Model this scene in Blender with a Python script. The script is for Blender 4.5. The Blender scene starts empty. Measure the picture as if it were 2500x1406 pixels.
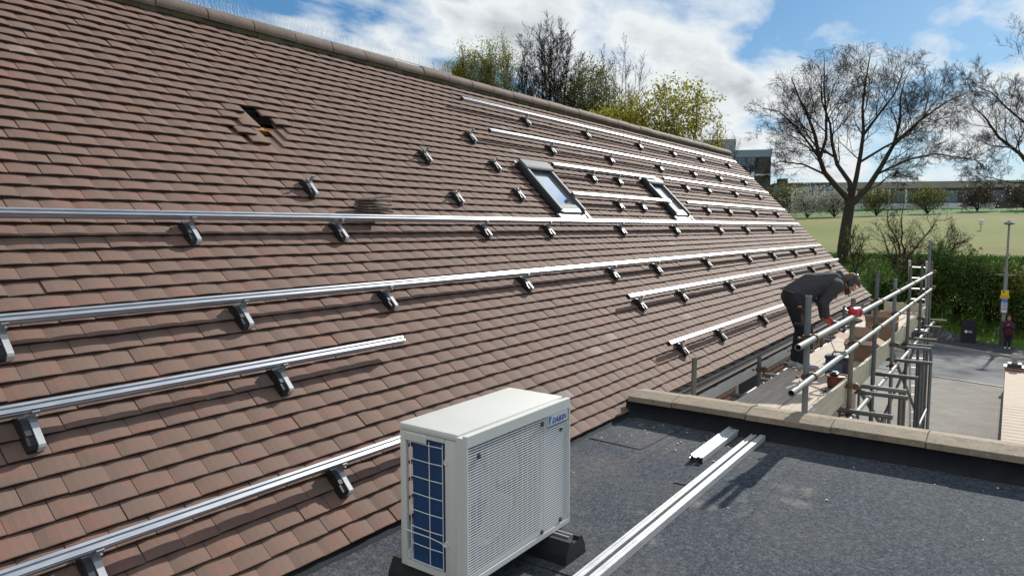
import bpy, bmesh, math, random
import numpy as np
from mathutils import Vector, Matrix
R = math.radians
SC = bpy.context.scene
COL = SC.collection

# ---------------------------------------------------------------- camera, world, sun, exposure
PITCH, YAW = R(4.95), R(35.7)
cd = bpy.data.cameras.new("camera"); cam = bpy.data.objects.new("camera", cd); COL.objects.link(cam)
cd.sensor_width = 36; cd.lens = 36 * 1700 / 2500; cd.clip_start = 0.05; cd.clip_end = 3000
_f = Vector((math.cos(YAW) * math.cos(PITCH), math.sin(YAW) * math.cos(PITCH), -math.sin(PITCH)))
_r = Vector((math.sin(YAW), -math.cos(YAW), 0)); _u = _r.cross(_f)
cam.matrix_world = Matrix((( _r.x, _u.x, -_f.x, 0), (_r.y, _u.y, -_f.y, 0), (_r.z, _u.z, -_f.z, 0), (0, 0, 0, 1)))
SC.camera = cam

SUN_EL, SUN_AZ = R(29), R(-3)          # azimuth from +X towards +Y
SUNV = Vector((math.cos(SUN_EL) * math.cos(SUN_AZ), math.cos(SUN_EL) * math.sin(SUN_AZ), math.sin(SUN_EL)))
sl = bpy.data.lights.new("sun", "SUN"); sl.energy = 5.0; sl.angle = R(0.8); sl.color = (1.0, 0.95, 0.87)
so = bpy.data.objects.new("sun", sl); COL.objects.link(so); so.rotation_euler = SUNV.to_track_quat('Z', 'Y').to_euler()

W = bpy.data.worlds.new("World"); SC.world = W; W.use_nodes = True
nt = W.node_tree; nt.nodes.clear()
class NB:
    def __init__(s, nt): s.nt = nt
    def n(s, t, **k):
        x = s.nt.nodes.new(t)
        for a, b in k.items():
            if a.startswith('i_'): x.inputs[int(a[2:]) if a[2:].isdigit() else a[2:].replace('_', ' ')].default_value = b
            else: setattr(x, a, b)
        return x
    def l(s, a, b): s.nt.links.new(a, b)
    def math(s, op, a, b=None, c=None, clamp=False):
        x = s.n('ShaderNodeMath', operation=op, use_clamp=clamp)
        for i, v in enumerate((a, b, c)):
            if v is None: continue
            if isinstance(v, (int, float)): x.inputs[i].default_value = v
            else: s.l(v, x.inputs[i])
        return x.outputs[0]
    def mix(s, f, a, b, mode='MIX'):
        x = s.n('ShaderNodeMix', data_type='RGBA', blend_type=mode)
        for i, v in ((0, f), (6, a), (7, b)):
            if isinstance(v, (int, float)): x.inputs[i].default_value = v
            elif isinstance(v, tuple): x.inputs[i].default_value = v if len(v) == 4 else v + (1,)
            else: s.l(v, x.inputs[i])
        return x.outputs[2]
    def ramp(s, f, *stops):
        x = s.n('ShaderNodeValToRGB'); e = x.color_ramp.elements
        while len(e) < len(stops): e.new(0.5)
        for q, (p, c) in zip(e, stops):
            q.position = p; q.color = (c, c, c, 1) if isinstance(c, (int, float)) else c + (1,)
        s.l(f, x.inputs[0]); return x.outputs[0]
    def noise(s, v, scale, detail=4, rough=.5, dist=0, out=0, w=None):
        x = s.n('ShaderNodeTexNoise', i_Scale=scale, i_Detail=detail, i_Roughness=rough, i_Distortion=dist)
        if w is not None: x.noise_dimensions = '4D'; x.inputs['W'].default_value = w
        if v is not None: s.l(v, x.inputs['Vector'])
        return x.outputs[out]
b = NB(nt)
tc = b.n('ShaderNodeTexCoord'); sx = b.n('ShaderNodeSeparateXYZ'); b.l(tc.outputs['Generated'], sx.inputs[0])
sky = b.n('ShaderNodeTexSky', sky_type='NISHITA', sun_disc=False, sun_elevation=SUN_EL, sun_rotation=R(90) - SUN_AZ, air_density=1.0, dust_density=0.6, ozone_density=2.0)
zz = b.math('MAXIMUM', sx.outputs[2], 0.0)
den = b.math('ADD', zz, 0.20)
cu, cv = b.math('DIVIDE', sx.outputs[0], den), b.math('DIVIDE', sx.outputs[1], den)
cx = b.n('ShaderNodeCombineXYZ'); b.l(b.math('MULTIPLY', cu, .8), cx.inputs[0]); b.l(b.math('MULTIPLY', cv, 1.3), cx.inputs[1]); cx.inputs[2].default_value = 5.2
n1 = b.noise(cx.outputs[0], 1.15, 4, .5, .3)
n2 = b.noise(cx.outputs[0], 4.2, 10, .58, .2)
# thicker cover ahead, thinner left; unseen cloud behind added to whiten ambient light
side = b.math('MULTIPLY_ADD', b.math('ABSOLUTE', b.math('ADD', sx.outputs[0], -.50)), 0.40, -0.155)
d1 = b.math('ADD', b.math('MULTIPLY_ADD', n2, 0.50, -0.25), b.math('ADD', n1, side))
cover = b.ramp(d1, (0.42, 0.0), (0.50, 0.60), (0.575, 1.0))
horizon = b.ramp(zz, (0.0, .75), (0.08, .25), (0.18, 0.0))
cover = b.math('MAXIMUM', cover, horizon)
shade = b.noise(cx.outputs[0], 2.2, 7, .58, .4)
thick = b.math('MULTIPLY', b.ramp(d1, (.58, 0.0), (.76, 1.0)), b.ramp(shade, (.38, 0.0), (.58, 1.0)))
ccol = b.mix(thick, (7.5, 7.85, 8.0), (3.7, 4.1, 4.4))
skyt = b.mix(.62, b.mix(1.0, sky.outputs[0], (.55, .80, 1.0), 'MULTIPLY'), b.mix(b.ramp(zz, (0.0, 1.0), (.28, 0.0)), (.75, 2.15, 4.3), (2.7, 4.4, 5.9)))
col = b.mix(cover, skyt, ccol)
bg = b.n('ShaderNodeBackground', i_Strength=0.1); b.l(col, bg.inputs[0])
wo = b.n('ShaderNodeOutputWorld'); b.l(bg.outputs[0], wo.inputs[0])
SC.view_settings.view_transform = 'Standard'; SC.view_settings.look = 'None'
SC.view_settings.exposure = 0.20; SC.view_settings.gamma = 1.0; SC.view_settings.use_curve_mapping = False
SC.cycles.max_bounces = 5; SC.cycles.transparent_max_bounces = 12

# ---------------------------------------------------------------- helpers
rng = random.Random(7)
def mat(name, col, rough=.6, metal=0.0, col2=None, scale=6, detail=5, lo=.35, hi=.65, bump=0, bscale=60, spec=.5, extra=None, coords='Object', stretch=None, rvar=0):
    m = bpy.data.materials.new(name); m.use_nodes = True; t = m.node_tree; p = t.nodes['Principled BSDF']; q = NB(t)
    p.inputs['Roughness'].default_value = rough; p.inputs['Metallic'].default_value = metal; p.inputs['Specular IOR Level'].default_value = spec
    p.inputs['Base Color'].default_value = tuple(col) + (1,)
    co = q.n('ShaderNodeTexCoord').outputs[coords]
    if stretch:
        mp = q.n('ShaderNodeMapping'); mp.inputs['Scale'].default_value = stretch; q.l(co, mp.inputs[0]); co = mp.outputs[0]
    c = None
    if col2:
        f = q.ramp(q.noise(co, scale, detail, .6), (lo, 0.0), (hi, 1.0)); c = q.mix(f, tuple(col), tuple(col2))
    if extra: c = extra(q, co, c if c is not None else tuple(col))
    if c is not None and not isinstance(c, tuple): q.l(c, p.inputs['Base Color'])
    if rvar:
        q.l(q.math('MULTIPLY_ADD', q.noise(co, scale * 1.7, 4), rvar, rough - rvar / 2), p.inputs['Roughness'])
    if bump:
        bn = q.n('ShaderNodeBump', i_Strength=bump, i_Distance=.01 if bscale > 20 else .03); q.l(q.noise(co, bscale, 6, .65), bn.inputs['Height']); q.l(bn.outputs[0], p.inputs['Normal'])
    return m

def tag(o, label, cat, group=None):
    o['label'] = label; o['category'] = cat
    if group: o['group'] = group
    return o
def empty(name, loc, label, cat, group=None, rot=None):
    o = bpy.data.objects.new(name, None); o.empty_display_size = .1; COL.objects.link(o)
    o.matrix_world = Matrix.Translation(Vector(loc)) @ (rot.to_4x4() if rot else Matrix())
    return tag(o, label, cat, group)
def root_loc(o):
    v = Vector((0, 0, 0))
    while o is not None: v += o.matrix_basis.translation; o = o.parent
    return v
class MB:
    def __init__(s): s.v = []; s.f = []; s.a = []
    def add(s, vs, fs, at=0.0):
        k = len(s.v); s.v += [tuple(x) for x in vs]; s.f += [tuple(k + i for i in f) for f in fs]; s.a += [at] * len(fs); return s
    def box(s, c, size, m=None, at=0.0):
        c = Vector(c); hx, hy, hz = (q / 2 for q in size)
        vs = [Vector((x, y, z)) for z in (-hz, hz) for x, y in ((-hx, -hy), (hx, -hy), (hx, hy), (-hx, hy))]
        vs = [(m @ v if m else v) + c for v in vs]
        return s.add(vs, [(3, 2, 1, 0), (4, 5, 6, 7), (0, 1, 5, 4), (1, 2, 6, 5), (2, 3, 7, 6), (3, 0, 4, 7)], at)
    def bbox(s, lo, hi, bev=0.0, at=0.0):
        lo, hi = Vector(lo), Vector(hi)
        if not bev: return s.box((lo + hi) / 2, hi - lo, None, at)
        bm = bmesh.new(); bmesh.ops.create_cube(bm, size=1.0)
        for v in bm.verts: v.co = Vector(((v.co.x + .5) * (hi.x - lo.x) + lo.x, (v.co.y + .5) * (hi.y - lo.y) + lo.y, (v.co.z + .5) * (hi.z - lo.z) + lo.z))
        bmesh.ops.bevel(bm, geom=bm.edges[:], offset=bev, segments=2, affect='EDGES', profile=.6)
        bm.verts.index_update(); s.add([v.co for v in bm.verts], [[v.index for v in f.verts] for f in bm.faces], at); bm.free(); return s
    def tube(s, pts, rad, n=10, cap=True, at=0.0):
        pts = [Vector(p) for p in pts]; m = len(pts); rad = [rad] * m if isinstance(rad, (int, float)) else rad
        d0 = (pts[1] - pts[0]).normalized(); up = Vector((0, 0, 1)) if abs(d0.z) < .9 else Vector((1, 0, 0))
        a = d0.cross(up).normalized(); vs = []
        for i, p in enumerate(pts):
            d = (pts[min(i + 1, m - 1)] - pts[max(i - 1, 0)]).normalized(); a = (a - d * a.dot(d)).normalized(); bb = d.cross(a)
            vs += [p + (a * math.cos(2 * math.pi * k / n) + bb * math.sin(2 * math.pi * k / n)) * rad[i] for k in range(n)]
        fs = [(i * n + k, i * n + (k + 1) % n, (i + 1) * n + (k + 1) % n, (i + 1) * n + k) for i in range(m - 1) for k in range(n)]
        if cap: fs += [tuple(range(n - 1, -1, -1)), tuple((m - 1) * n + k for k in range(n))]
        return s.add(vs, fs, at)
    def pipe(s, p0, p1, ro, ri, n=16):      # an open-ended hollow tube
        p0, p1 = Vector(p0), Vector(p1); d = (p1 - p0).normalized(); up = Vector((0, 0, 1)) if abs(d.z) < .9 else Vector((1, 0, 0))
        a = d.cross(up).normalized(); bb = d.cross(a); vs = []
        for p, r in ((p0, ri), (p0, ro), (p1, ro), (p1, ri)):
            vs += [p + (a * math.cos(2 * math.pi * k / n) + bb * math.sin(2 * math.pi * k / n)) * r for k in range(n)]
        return s.add(vs, [(j * n + k, j * n + (k + 1) % n, ((j + 1) % 4) * n + (k + 1) % n, ((j + 1) % 4) * n + k) for j in range(4) for k in range(n)])
    def prism(s, prof, fn, t0, t1, cap=True, at=0.0):   # profile extruded; fn(t, u, v) -> point
        n = len(prof); vs = [fn(t0, *q) for q in prof] + [fn(t1, *q) for q in prof]
        fs = [(k, (k + 1) % n, n + (k + 1) % n, n + k) for k in range(n)]
        if cap: fs += [tuple(range(n - 1, -1, -1)), tuple(range(n, 2 * n))]
        return s.add(vs, fs, at)
    def lathe(s, c, prof, n=16, axis=None, at=0.0):
        c = Vector(c); m = axis.to_3x3() if axis else Matrix.Identity(3)
        vs = [c + m @ Vector((r * math.cos(2 * math.pi * k / n), r * math.sin(2 * math.pi * k / n), z)) for r, z in prof for k in range(n)]
        fs = [(i * n + k, i * n + (k + 1) % n, (i + 1) * n + (k + 1) % n, (i + 1) * n + k) for i in range(len(prof) - 1) for k in range(n)]
        fs += [tuple(range(n - 1, -1, -1)), tuple((len(prof) - 1) * n + k for k in range(n))]
        return s.add(vs, fs, at)
    def build(s, name, m, parent=None, smooth=False, origin=None, local=False):
        me = bpy.data.meshes.new(name); o = bpy.data.objects.new(name, me); COL.objects.link(o)
        off = Vector((0, 0, 0))
        if not local:
            off = root_loc(parent) if parent else Vector(origin or (0, 0, 0))
        me.from_pydata([(x[0] - off.x, x[1] - off.y, x[2] - off.z) for x in s.v], [], s.f)
        bm = bmesh.new(); bm.from_mesh(me); bmesh.ops.recalc_face_normals(bm, faces=bm.faces[:]); bm.to_mesh(me); bm.free()
        if any(s.a): me.attributes.new('rnd', 'FLOAT', 'FACE').data.foreach_set('value', s.a)
        if isinstance(m, (list, tuple)):
            for q in m: me.materials.append(q)
        else: me.materials.append(m)
        if smooth:
            me.polygons.foreach_set('use_smooth', [True] * len(me.polygons))
            if smooth != 'all': me.set_sharp_from_angle(angle=R(38))
        if parent: o.parent = parent
        elif not local: o.location = off
        return o
def mesh_np(name, verts, quads, m, parent=None, origin=None, attr=None, smooth=False):
    off = root_loc(parent) if parent else Vector(origin or (0, 0, 0))
    v = np.asarray(verts, np.float32).reshape(-1, 3) - np.array(off[:], np.float32); q = np.asarray(quads, np.int32)
    me = bpy.data.meshes.new(name); me.vertices.add(len(v)); me.vertices.foreach_set('co', v.ravel())
    k = q.shape[1]; me.loops.add(q.size); me.loops.foreach_set('vertex_index', q.ravel()); me.polygons.add(len(q))
    me.polygons.foreach_set('loop_start', np.arange(0, q.size, k, dtype=np.int32)); me.polygons.foreach_set('loop_total', np.full(len(q), k, np.int32))
    if attr is not None: me.attributes.new('rnd', 'FLOAT', 'FACE').data.foreach_set('value', np.asarray(attr, np.float32))
    if smooth: me.polygons.foreach_set('use_smooth', np.ones(len(q), bool))
    me.update(calc_edges=True); me.materials.append(m); o = bpy.data.objects.new(name, me); COL.objects.link(o)
    if parent: o.parent = parent
    else: o.location = off
    return o
def copy_tree(o, parent=None):
    c = o.copy(); COL.objects.link(c)
    if parent: c.parent = parent
    for ch in list(o.children): copy_tree(ch, c)
    return c
def struct(o): o['kind'] = 'structure'; return o

# main roof frame: X along the eaves, s up the slope, n off the tiles (camera at the origin)
TH, D = R(45), 2.98
SD = Vector((0, math.cos(TH), math.sin(TH))); NN = Vector((0, -math.sin(TH), math.cos(TH)))
def RP(x, s, n=0.0): return Vector((x, 0, 0)) + SD * s + NN * (n - D)
ROOFROT = Matrix(((1, 0, 0), (0, SD.y, NN.y), (0, SD.z, NN.z)))
ZR = -1.63                                   # flat roof level
def zg(x): return float(np.interp(x, [21, 44, 46, 56, 60, 160, 700], [-5.1, -6.3, -6.3, -3.2, -2.4, 3.6, 14]))

# ---------------------------------------------------------------- materials
def tile_extra(q, co, c):
    at = q.n('ShaderNodeAttribute', attribute_name='rnd', attribute_type='GEOMETRY').outputs['Fac']
    base = q.ramp(at, (0.0, (.176, .113, .087)), (.5, (.198, .129, .101)), (.80, (.213, .143, .115)), (.93, (.225, .127, .098)), (1.0, (.29, .24, .21)))
    red = q.ramp(q.noise(co, 5.0, 3, .55), (.50, 0.0), (.62, 1.0))
    sx = q.n('ShaderNodeSeparateXYZ'); q.l(co, sx.inputs[0])
    near = q.ramp(q.math('MULTIPLY_ADD', sx.outputs[0], -.30, -.20, True), (0.0, 0.05), (1.0, .60))
    c = q.mix(q.math('MULTIPLY', red, near), base, (.255, .128, .098))
    c = q.mix(q.math('MULTIPLY', q.ramp(q.noise(co, 9, 6, .7), (.45, 0.0), (.75, 1.0)), .35), c, (.165, .125, .10))
    c = q.mix(q.math('MULTIPLY', q.ramp(q.noise(co, 120, 3, .6), (.72, 0.0), (.78, 1.0)), .4), c, (.5, .46, .42))
    pale = q.ramp(q.noise(co, 1.5, 6, .7), (.60, 0.0), (.72, 1.0))
    c = q.mix(q.math('MULTIPLY', pale, .30), c, (.34, .29, .26))
    mp = q.n('ShaderNodeMapping'); mp.inputs['Scale'].default_value = (7, .55, .55); q.l(co, mp.inputs[0])
    c = q.mix(q.math('MULTIPLY', q.ramp(q.noise(mp.outputs[0], 1.0, 5, .6), (.52, 0.0), (.72, 1.0)), .32), c, (.125, .095, .075))
    c = q.mix(q.math('MULTIPLY', q.ramp(q.noise(co, 22, 5, .7), (.66, 0.0), (.74, 1.0)), .35), c, (.13, .125, .085))
    edge = q.math('LESS_THAN', at, -.5)          # nose faces: their shade is put into the colour as dark brown
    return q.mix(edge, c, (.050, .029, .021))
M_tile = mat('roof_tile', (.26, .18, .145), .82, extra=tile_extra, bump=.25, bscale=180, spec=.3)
M_ridge = mat('ridge_tile', (.215, .155, .125), .8, col2=(.15, .115, .09), scale=7, bump=.25, bscale=90, spec=.3)
M_mortar = mat('mossy_mortar', (.10, .085, .06), .95, col2=(.07, .085, .025), scale=14, bump=.6, bscale=60)
M_under = mat('underlay', (.015, .014, .013), .9)
M_batten = mat('batten_timber', (.45, .20, .05), .75, col2=(.30, .13, .035), scale=20)
M_alu = mat('mill_aluminium', (.53, .54, .56), .46, .9, col2=(.40, .42, .45), scale=9, rvar=.12, stretch=(1, 9, 9))
M_alu_d = mat('dull_aluminium', (.62, .63, .65), .42, 1.0, col2=(.52, .53, .55), scale=25)
M_black = mat('black_plastic', (.012, .013, .015), .42, col2=(.02, .021, .024), scale=20)
M_flash = mat('grey_plastic', (.045, .05, .06), .5)
M_steel = mat('galvanised_steel', (.36, .365, .375), .55, .35, col2=(.27, .275, .285), scale=30)
M_arm = mat('zinc_plated_arm', (.58, .59, .60), .55, .1, col2=(.48, .49, .50), scale=30)
M_tubeg = mat('galvanised_tube', (.20, .215, .22), .6, .4, col2=(.13, .145, .15), scale=6, bump=.1, bscale=50, rvar=.2)
M_tubel = mat('pale_tube', (.25, .275, .27), .65, .15, col2=(.17, .195, .19), scale=5, bump=.08, bscale=50, rvar=.2)
M_rust = mat('rusty_coupler', (.10, .075, .055), .7, .5, col2=(.20, .12, .07), scale=40)
def felt_extra(q, co, c):
    v = q.ramp(q.noise(co, 75, 3, .75), (.34, (.022, .028, .036)), (.50, (.060, .073, .090)), (.68, (.130, .150, .175)))
    big = q.ramp(q.noise(co, 1.1, 6, .65), (.42, 0.0), (.68, 1.0))
    sxf = q.n('ShaderNodeSeparateXYZ'); q.l(co, sxf.inputs[0]); left = q.ramp(q.math('MULTIPLY_ADD', sxf.outputs[1], .55, -.25, True), (0, .10), (1, .55))
    c = q.mix(q.math('MULTIPLY', big, left), v, (.165, .15, .14))
    dust = q.ramp(q.noise(co, 3.3, 4, .55), (.63, 0.0), (.74, 1.0))
    c = q.mix(q.math('MULTIPLY', dust, .42), c, (.30, .275, .24))
    fine = q.ramp(q.noise(co, 28, 3, .6), (.35, .72), (.65, 1.2))
    return q.mix(1.0, c, fine, 'MULTIPLY')
M_felt = mat('mineral_felt', (.09, .095, .105), .85, extra=felt_extra, bump=.7, bscale=110, spec=.12)
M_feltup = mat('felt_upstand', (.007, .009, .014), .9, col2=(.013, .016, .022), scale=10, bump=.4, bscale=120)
def stone_extra(q, co, c):
    c = q.mix(q.ramp(q.noise(co, 3, 6, .65), (.35, 0.0), (.7, 1.0)), (.33, .26, .185), (.25, .21, .155))
    c = q.mix(q.ramp(q.noise(co, 16, 6, .7), (.50, 0.0), (.72, 1.0)), c, (.15, .135, .10))
    return q.mix(q.ramp(q.noise(co, 42, 4, .65), (.64, 0.0), (.70, 1.0)), c, (.50, .49, .43))
M_stone = mat('coping_stone', (.42, .33, .23), .9, extra=stone_extra, bump=.5, bscale=70)
M_ac = mat('ivory_enamel', (.72, .72, .675), .4, col2=(.68, .68, .63), scale=3)
M_slat = mat('ivory_slat', (.84, .85, .83), .45)
M_fin = mat('blue_coil_fins', (.010, .035, .12), .45, .35, extra=lambda q, co, c: q.mix(q.ramp(q.n('ShaderNodeTexWave', wave_type='BANDS', bands_direction='Z', i_Scale=60).outputs['Fac'], (0, 0.0), (1, 1.0)), (.012, .045, .13), (.04, .12, .30)))
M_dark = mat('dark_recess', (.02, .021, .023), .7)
M_fan = mat('grey_fan', (.17, .175, .18), .5)
M_wirew = mat('white_wire', (.78, .80, .80), .4)
M_blue = mat('logo_blue', (.0, .10, .42), .5)
M_cyan = mat('logo_cyan', (.0, .28, .55), .5)
M_rubber = mat('black_rubber', (.018, .018, .019), .75, bump=.3, bscale=90)
M_board = mat('scaffold_board', (.56, .47, .38), .85, col2=(.43, .35, .28), scale=4, stretch=(.6, 7, 7), bump=.3, bscale=40)
def toe_extra(q, co, c):
    st = q.ramp(q.noise(co, 5, 6, .7), (.55, 0.0), (.72, 1.0)); return q.mix(q.math('MULTIPLY', st, .6), c, (.20, .20, .13))
M_toe = mat('weathered_board', (.60, .55, .42), .9, col2=(.50, .46, .34), scale=3, stretch=(.6, 6, 6), extra=toe_extra)
M_card = mat('cardboard', (.36, .24, .165), .85, col2=(.31, .20, .135), scale=5)
M_glass = bpy.data.materials.new('window_glass'); M_glass.use_nodes = True
_p = M_glass.node_tree.nodes['Principled BSDF']; _p.inputs['Base Color'].default_value = (.90, .93, .94, 1); _p.inputs['Metallic'].default_value = .85; _p.inputs['Roughness'].default_value = .04; _p.inputs['Specular IOR Level'].default_value = 1.0; _p.inputs['Coat Weight'].default_value = 1.0; _p.inputs['Coat IOR'].default_value = 1.9
M_skyf = mat('grey_frame', (.06, .065, .075), .5, .2)
M_skyl = mat('pale_cladding', (.15, .17, .185), .65, 0.0, spec=.25)
M_lead = mat('lead_flashing', (.50, .53, .57), .5, .4, col2=(.42, .45, .48), scale=8)
def brick(c1, c2, mo=(.45, .42, .38), sc=1.0):
    def ex(q, co, c):
        t = q.n('ShaderNodeTexBrick', i_Scale=sc, i_Mortar_Size=.012, i_Brick_Width=.225, i_Row_Height=.075); t.offset = .5
        mp = q.n('ShaderNodeMapping'); mp.inputs['Rotation'].default_value = (R(90), 0, 0); q.l(co, mp.inputs[0]); q.l(mp.outputs[0], t.inputs['Vector'])
        t.inputs['Color1'].default_value = c1 + (1,); t.inputs['Color2'].default_value = c2 + (1,); t.inputs['Mortar'].default_value = mo + (1,)
        return q.mix(.3, t.outputs['Color'], q.noise(co, 4, 5, .6, out=1), 'OVERLAY')
    return ex
M_brick = mat('red_brick', (.30, .12, .075), .9, extra=brick((.32, .12, .075), (.24, .09, .06)))
M_white = mat('white_paint', (.72, .73, .74), .5, col2=(.64, .66, .67), scale=3)
M_gutter = mat('brown_gutter', (.035, .030, .028), .75, spec=.15)
def bark(c1, c2): return mat('bark', c1, .95, col2=c2, scale=3, bump=.6, bscale=14)
M_bark = bark((.038, .030, .022), (.065, .052, .038))
M_twig = mat('twig', (.026, .019, .012), .95, col2=(.042, .030, .018), scale=.6, spec=.1)
M_greybark = mat('grey_bark', (.10, .085, .065), .95, col2=(.065, .055, .042), scale=2)
def leaf(name, c1, c2, c3, tr=.35):
    m = bpy.data.materials.new(name); m.use_nodes = True; t = m.node_tree; q = NB(t); p = t.nodes['Principled BSDF']; p.inputs['Roughness'].default_value = .55; p.inputs['Specular IOR Level'].default_value = .3
    at = q.n('ShaderNodeAttribute', attribute_name='rnd', attribute_type='GEOMETRY').outputs['Fac']
    c = q.ramp(at, (0, c1), (.55, c2), (1, c3)); q.l(c, p.inputs['Base Color'])
    tl = q.n('ShaderNodeBsdfTranslucent'); q.l(c, tl.inputs[0]); mx = q.n('ShaderNodeMixShader'); mx.inputs[0].default_value = tr
    q.l(p.outputs[0], mx.inputs[1]); q.l(tl.outputs[0], mx.inputs[2]); q.l(mx.outputs[0], t.nodes['Material Output'].inputs[0]); return m
M_lf_y = leaf('yellow_green_leaf', (.15, .155, .012), (.26, .245, .022), (.36, .33, .04), .5)
M_lf_b = leaf('bud_green_leaf', (.16, .18, .03), (.24, .25, .04), (.32, .32, .08), .5)
M_lf_d = leaf('dark_green_leaf', (.04, .082, .018), (.085, .155, .032), (.19, .26, .075), .45)
M_lf_o = leaf('olive_leaf', (.075, .095, .016), (.14, .155, .03), (.21, .215, .05), .4)
M_lf_w = leaf('white_blossom', (.22, .23, .15), (.42, .43, .34), (.66, .66, .58), .3)
M_lf_r = leaf('reddish_bud', (.12, .06, .05), (.2, .10, .08), (.26, .15, .12), .3)
M_bud = leaf('brown_bud', (.05, .04, .02), (.08, .065, .03), (.12, .10, .045), .2)
M_grassb = leaf('grass_blade', (.03, .075, .008), (.06, .13, .015), (.12, .19, .035), .3)
exec_parts = []
# ---------------------------------------------------------------- ground, roads
def ground_extra(q, co, c):
    sx = q.n('ShaderNodeSeparateXYZ'); q.l(co, sx.inputs[0]); X = sx.outputs[0]
    nz = q.noise(co, .55, 6, .6)
    Xn = q.math('ADD', X, q.math('MULTIPLY_ADD', nz, 4.0, -2.0))
    rough = q.mix(q.ramp(q.noise(co, 1.6, 6, .7), (.35, 0.0), (.65, 1.0)), (.05, .105, .016), (.10, .17, .03))
    Xw = q.math('ADD', X, q.math('MULTIPLY_ADD', q.noise(co, .06, 4, .6), 26.0, -13.0))
    mown = q.ramp(q.math('MULTIPLY_ADD', Xw, .01, -.60, True), (.02, (.180, .158, .036)), (.12, (.155, .168, .026)), (.22, (.135, .175, .018)), (.36, (.105, .155, .014)), (.46, (.150, .172, .022)), (.60, (.175, .160, .036)), (.76, (.130, .140, .030)))
    mown = q.mix(q.math('MULTIPLY', q.ramp(q.noise(co, .35, 7, .7), (.40, 0.0), (.68, 1.0)), .55), mown, (.115, .10, .032))
    tus = q.ramp(q.noise(co, .8, 7, .75), (.60, 0.0), (.72, 1.0))
    neark = q.ramp(q.math('MULTIPLY_ADD', X, .025, -1.6, True), (0, 1.0), (.55, 0.0))
    mown = q.mix(q.math('MULTIPLY', tus, neark), mown, (.16, .13, .06))
    c = q.mix(q.ramp(q.math('MULTIPLY_ADD', Xn, .5, -32.2, True), (0, 0.0), (1, 1.0)), rough, mown)
    c = q.mix(q.ramp(q.math('MULTIPLY_ADD', Xn, .12, -15.4, True), (0, 0.0), (1, 1.0)), c, (.055, .14, .02))
    pave = q.mix(q.ramp(q.noise(co, 1.3, 7, .7), (.35, 0.0), (.7, 1.0)), (.20, .19, .168), (.285, .27, .235))
    blk = q.n('ShaderNodeTexBrick', i_Scale=1.0, i_Mortar_Size=.012, i_Brick_Width=.2, i_Row_Height=.1); blk.offset = .5; q.l(co, blk.inputs['Vector']); blk.inputs['Color1'].default_value = (1, 1, 1, 1); blk.inputs['Color2'].default_value = (.82, .80, .78, 1); blk.inputs['Mortar'].default_value = (.45, .43, .40, 1)
    pave = q.mix(.13, pave, blk.outputs['Color'], 'MULTIPLY')
    pave = q.mix(q.math('MULTIPLY', q.ramp(q.noise(co, 6, 5, .7), (.6, 0.0), (.75, 1.0)), .5), pave, (.13, .12, .11))
    return q.mix(q.ramp(q.math('MULTIPLY_ADD', X, 1.0, -36.0, True), (0, 0.0), (1, 1.0)), pave, c)
M_ground = mat('ground', (.2, .2, .1), .95, extra=ground_extra, bump=.4, bscale=9, spec=.15)
M_asph = mat('road_asphalt', (.085, .09, .10), .8, col2=(.115, .12, .13), scale=1.2, bump=.3, bscale=120, stretch=(1, .25, 1), spec=.12)
M_foot = mat('footway_asphalt', (.06, .06, .062), .85, col2=(.08, .08, .082), scale=2, bump=.3, bscale=120, spec=.12)
M_kerb = mat('kerb_concrete', (.38, .36, .32), .85, col2=(.3, .28, .25), scale=4)
M_line = mat('worn_white_line', (.55, .53, .47), .8, col2=(.36, .35, .32), scale=7)
xs = np.unique(np.concatenate([np.linspace(-80, 20, 12), np.array([21., 44, 46, 56, 60]), np.linspace(22, 70, 49), np.linspace(72, 180, 40), np.linspace(190, 700, 14)]))
ys = np.unique(np.concatenate([np.linspace(-250, -20, 10), np.linspace(-18, 60, 40), np.linspace(70, 450, 14)]))
gx, gy = np.meshgrid(xs, ys, indexing='ij'); gz = np.vectorize(zg)(gx)
gz = gz + np.where(gx > 60, .22 * np.sin(gx * .11 + gy * .07) * np.sin(gy * .09), 0) * np.clip((gx - 60) / 20, 0, 1)
gi = np.arange(gx.size).reshape(gx.shape)
struct(mesh_np('ground', np.stack([gx, gy, gz], -1), np.stack([gi[:-1, :-1], gi[1:, :-1], gi[1:, 1:], gi[:-1, 1:]], -1).reshape(-1, 4), M_ground, smooth=True))
def interp(pl, y): return float(np.interp(y, [p[1] for p in pl], [p[0] for p in pl]))
NEAR = [(26.4, -7), (29.2, -.16), (30.24, 2.35), (33.5, 10), (38, 22)]
FAR = [(33.2, -7), (39.02, -.67), (43.0, 3.2), (44.6, 6.2), (45.6, 12), (45.9, 22)]
BACK = [(37.5, -7), (43.5, -.9), (47.0, 2.9), (48.6, 6), (49.4, 12), (49.8, 22)]
def ribbon(name, pa, pb, off, m, n=40, k=6, y0=-7, y1=22):
    vs, fs = [], []
    for i in range(n + 1):
        y = y0 + (y1 - y0) * i / n; a, c = pa(y), pb(y)
        for j in range(k + 1):
            x = a + (c - a) * j / k; vs.append((x, y, zg(x) + off))
    for i in range(n):
        for j in range(k): p = i * (k + 1) + j; fs.append((p, p + k + 1, p + k + 2, p + 1))
    mb = MB(); mb.add(vs, fs); return struct(mb.build(name, m))
ribbon('road', lambda y: interp(NEAR, y), lambda y: interp(FAR, y), .02, M_asph, k=14)
ribbon('pavement', lambda y: interp(FAR, y) + .15, lambda y: interp(BACK, y), .12, M_foot)
kb = MB()
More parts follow.
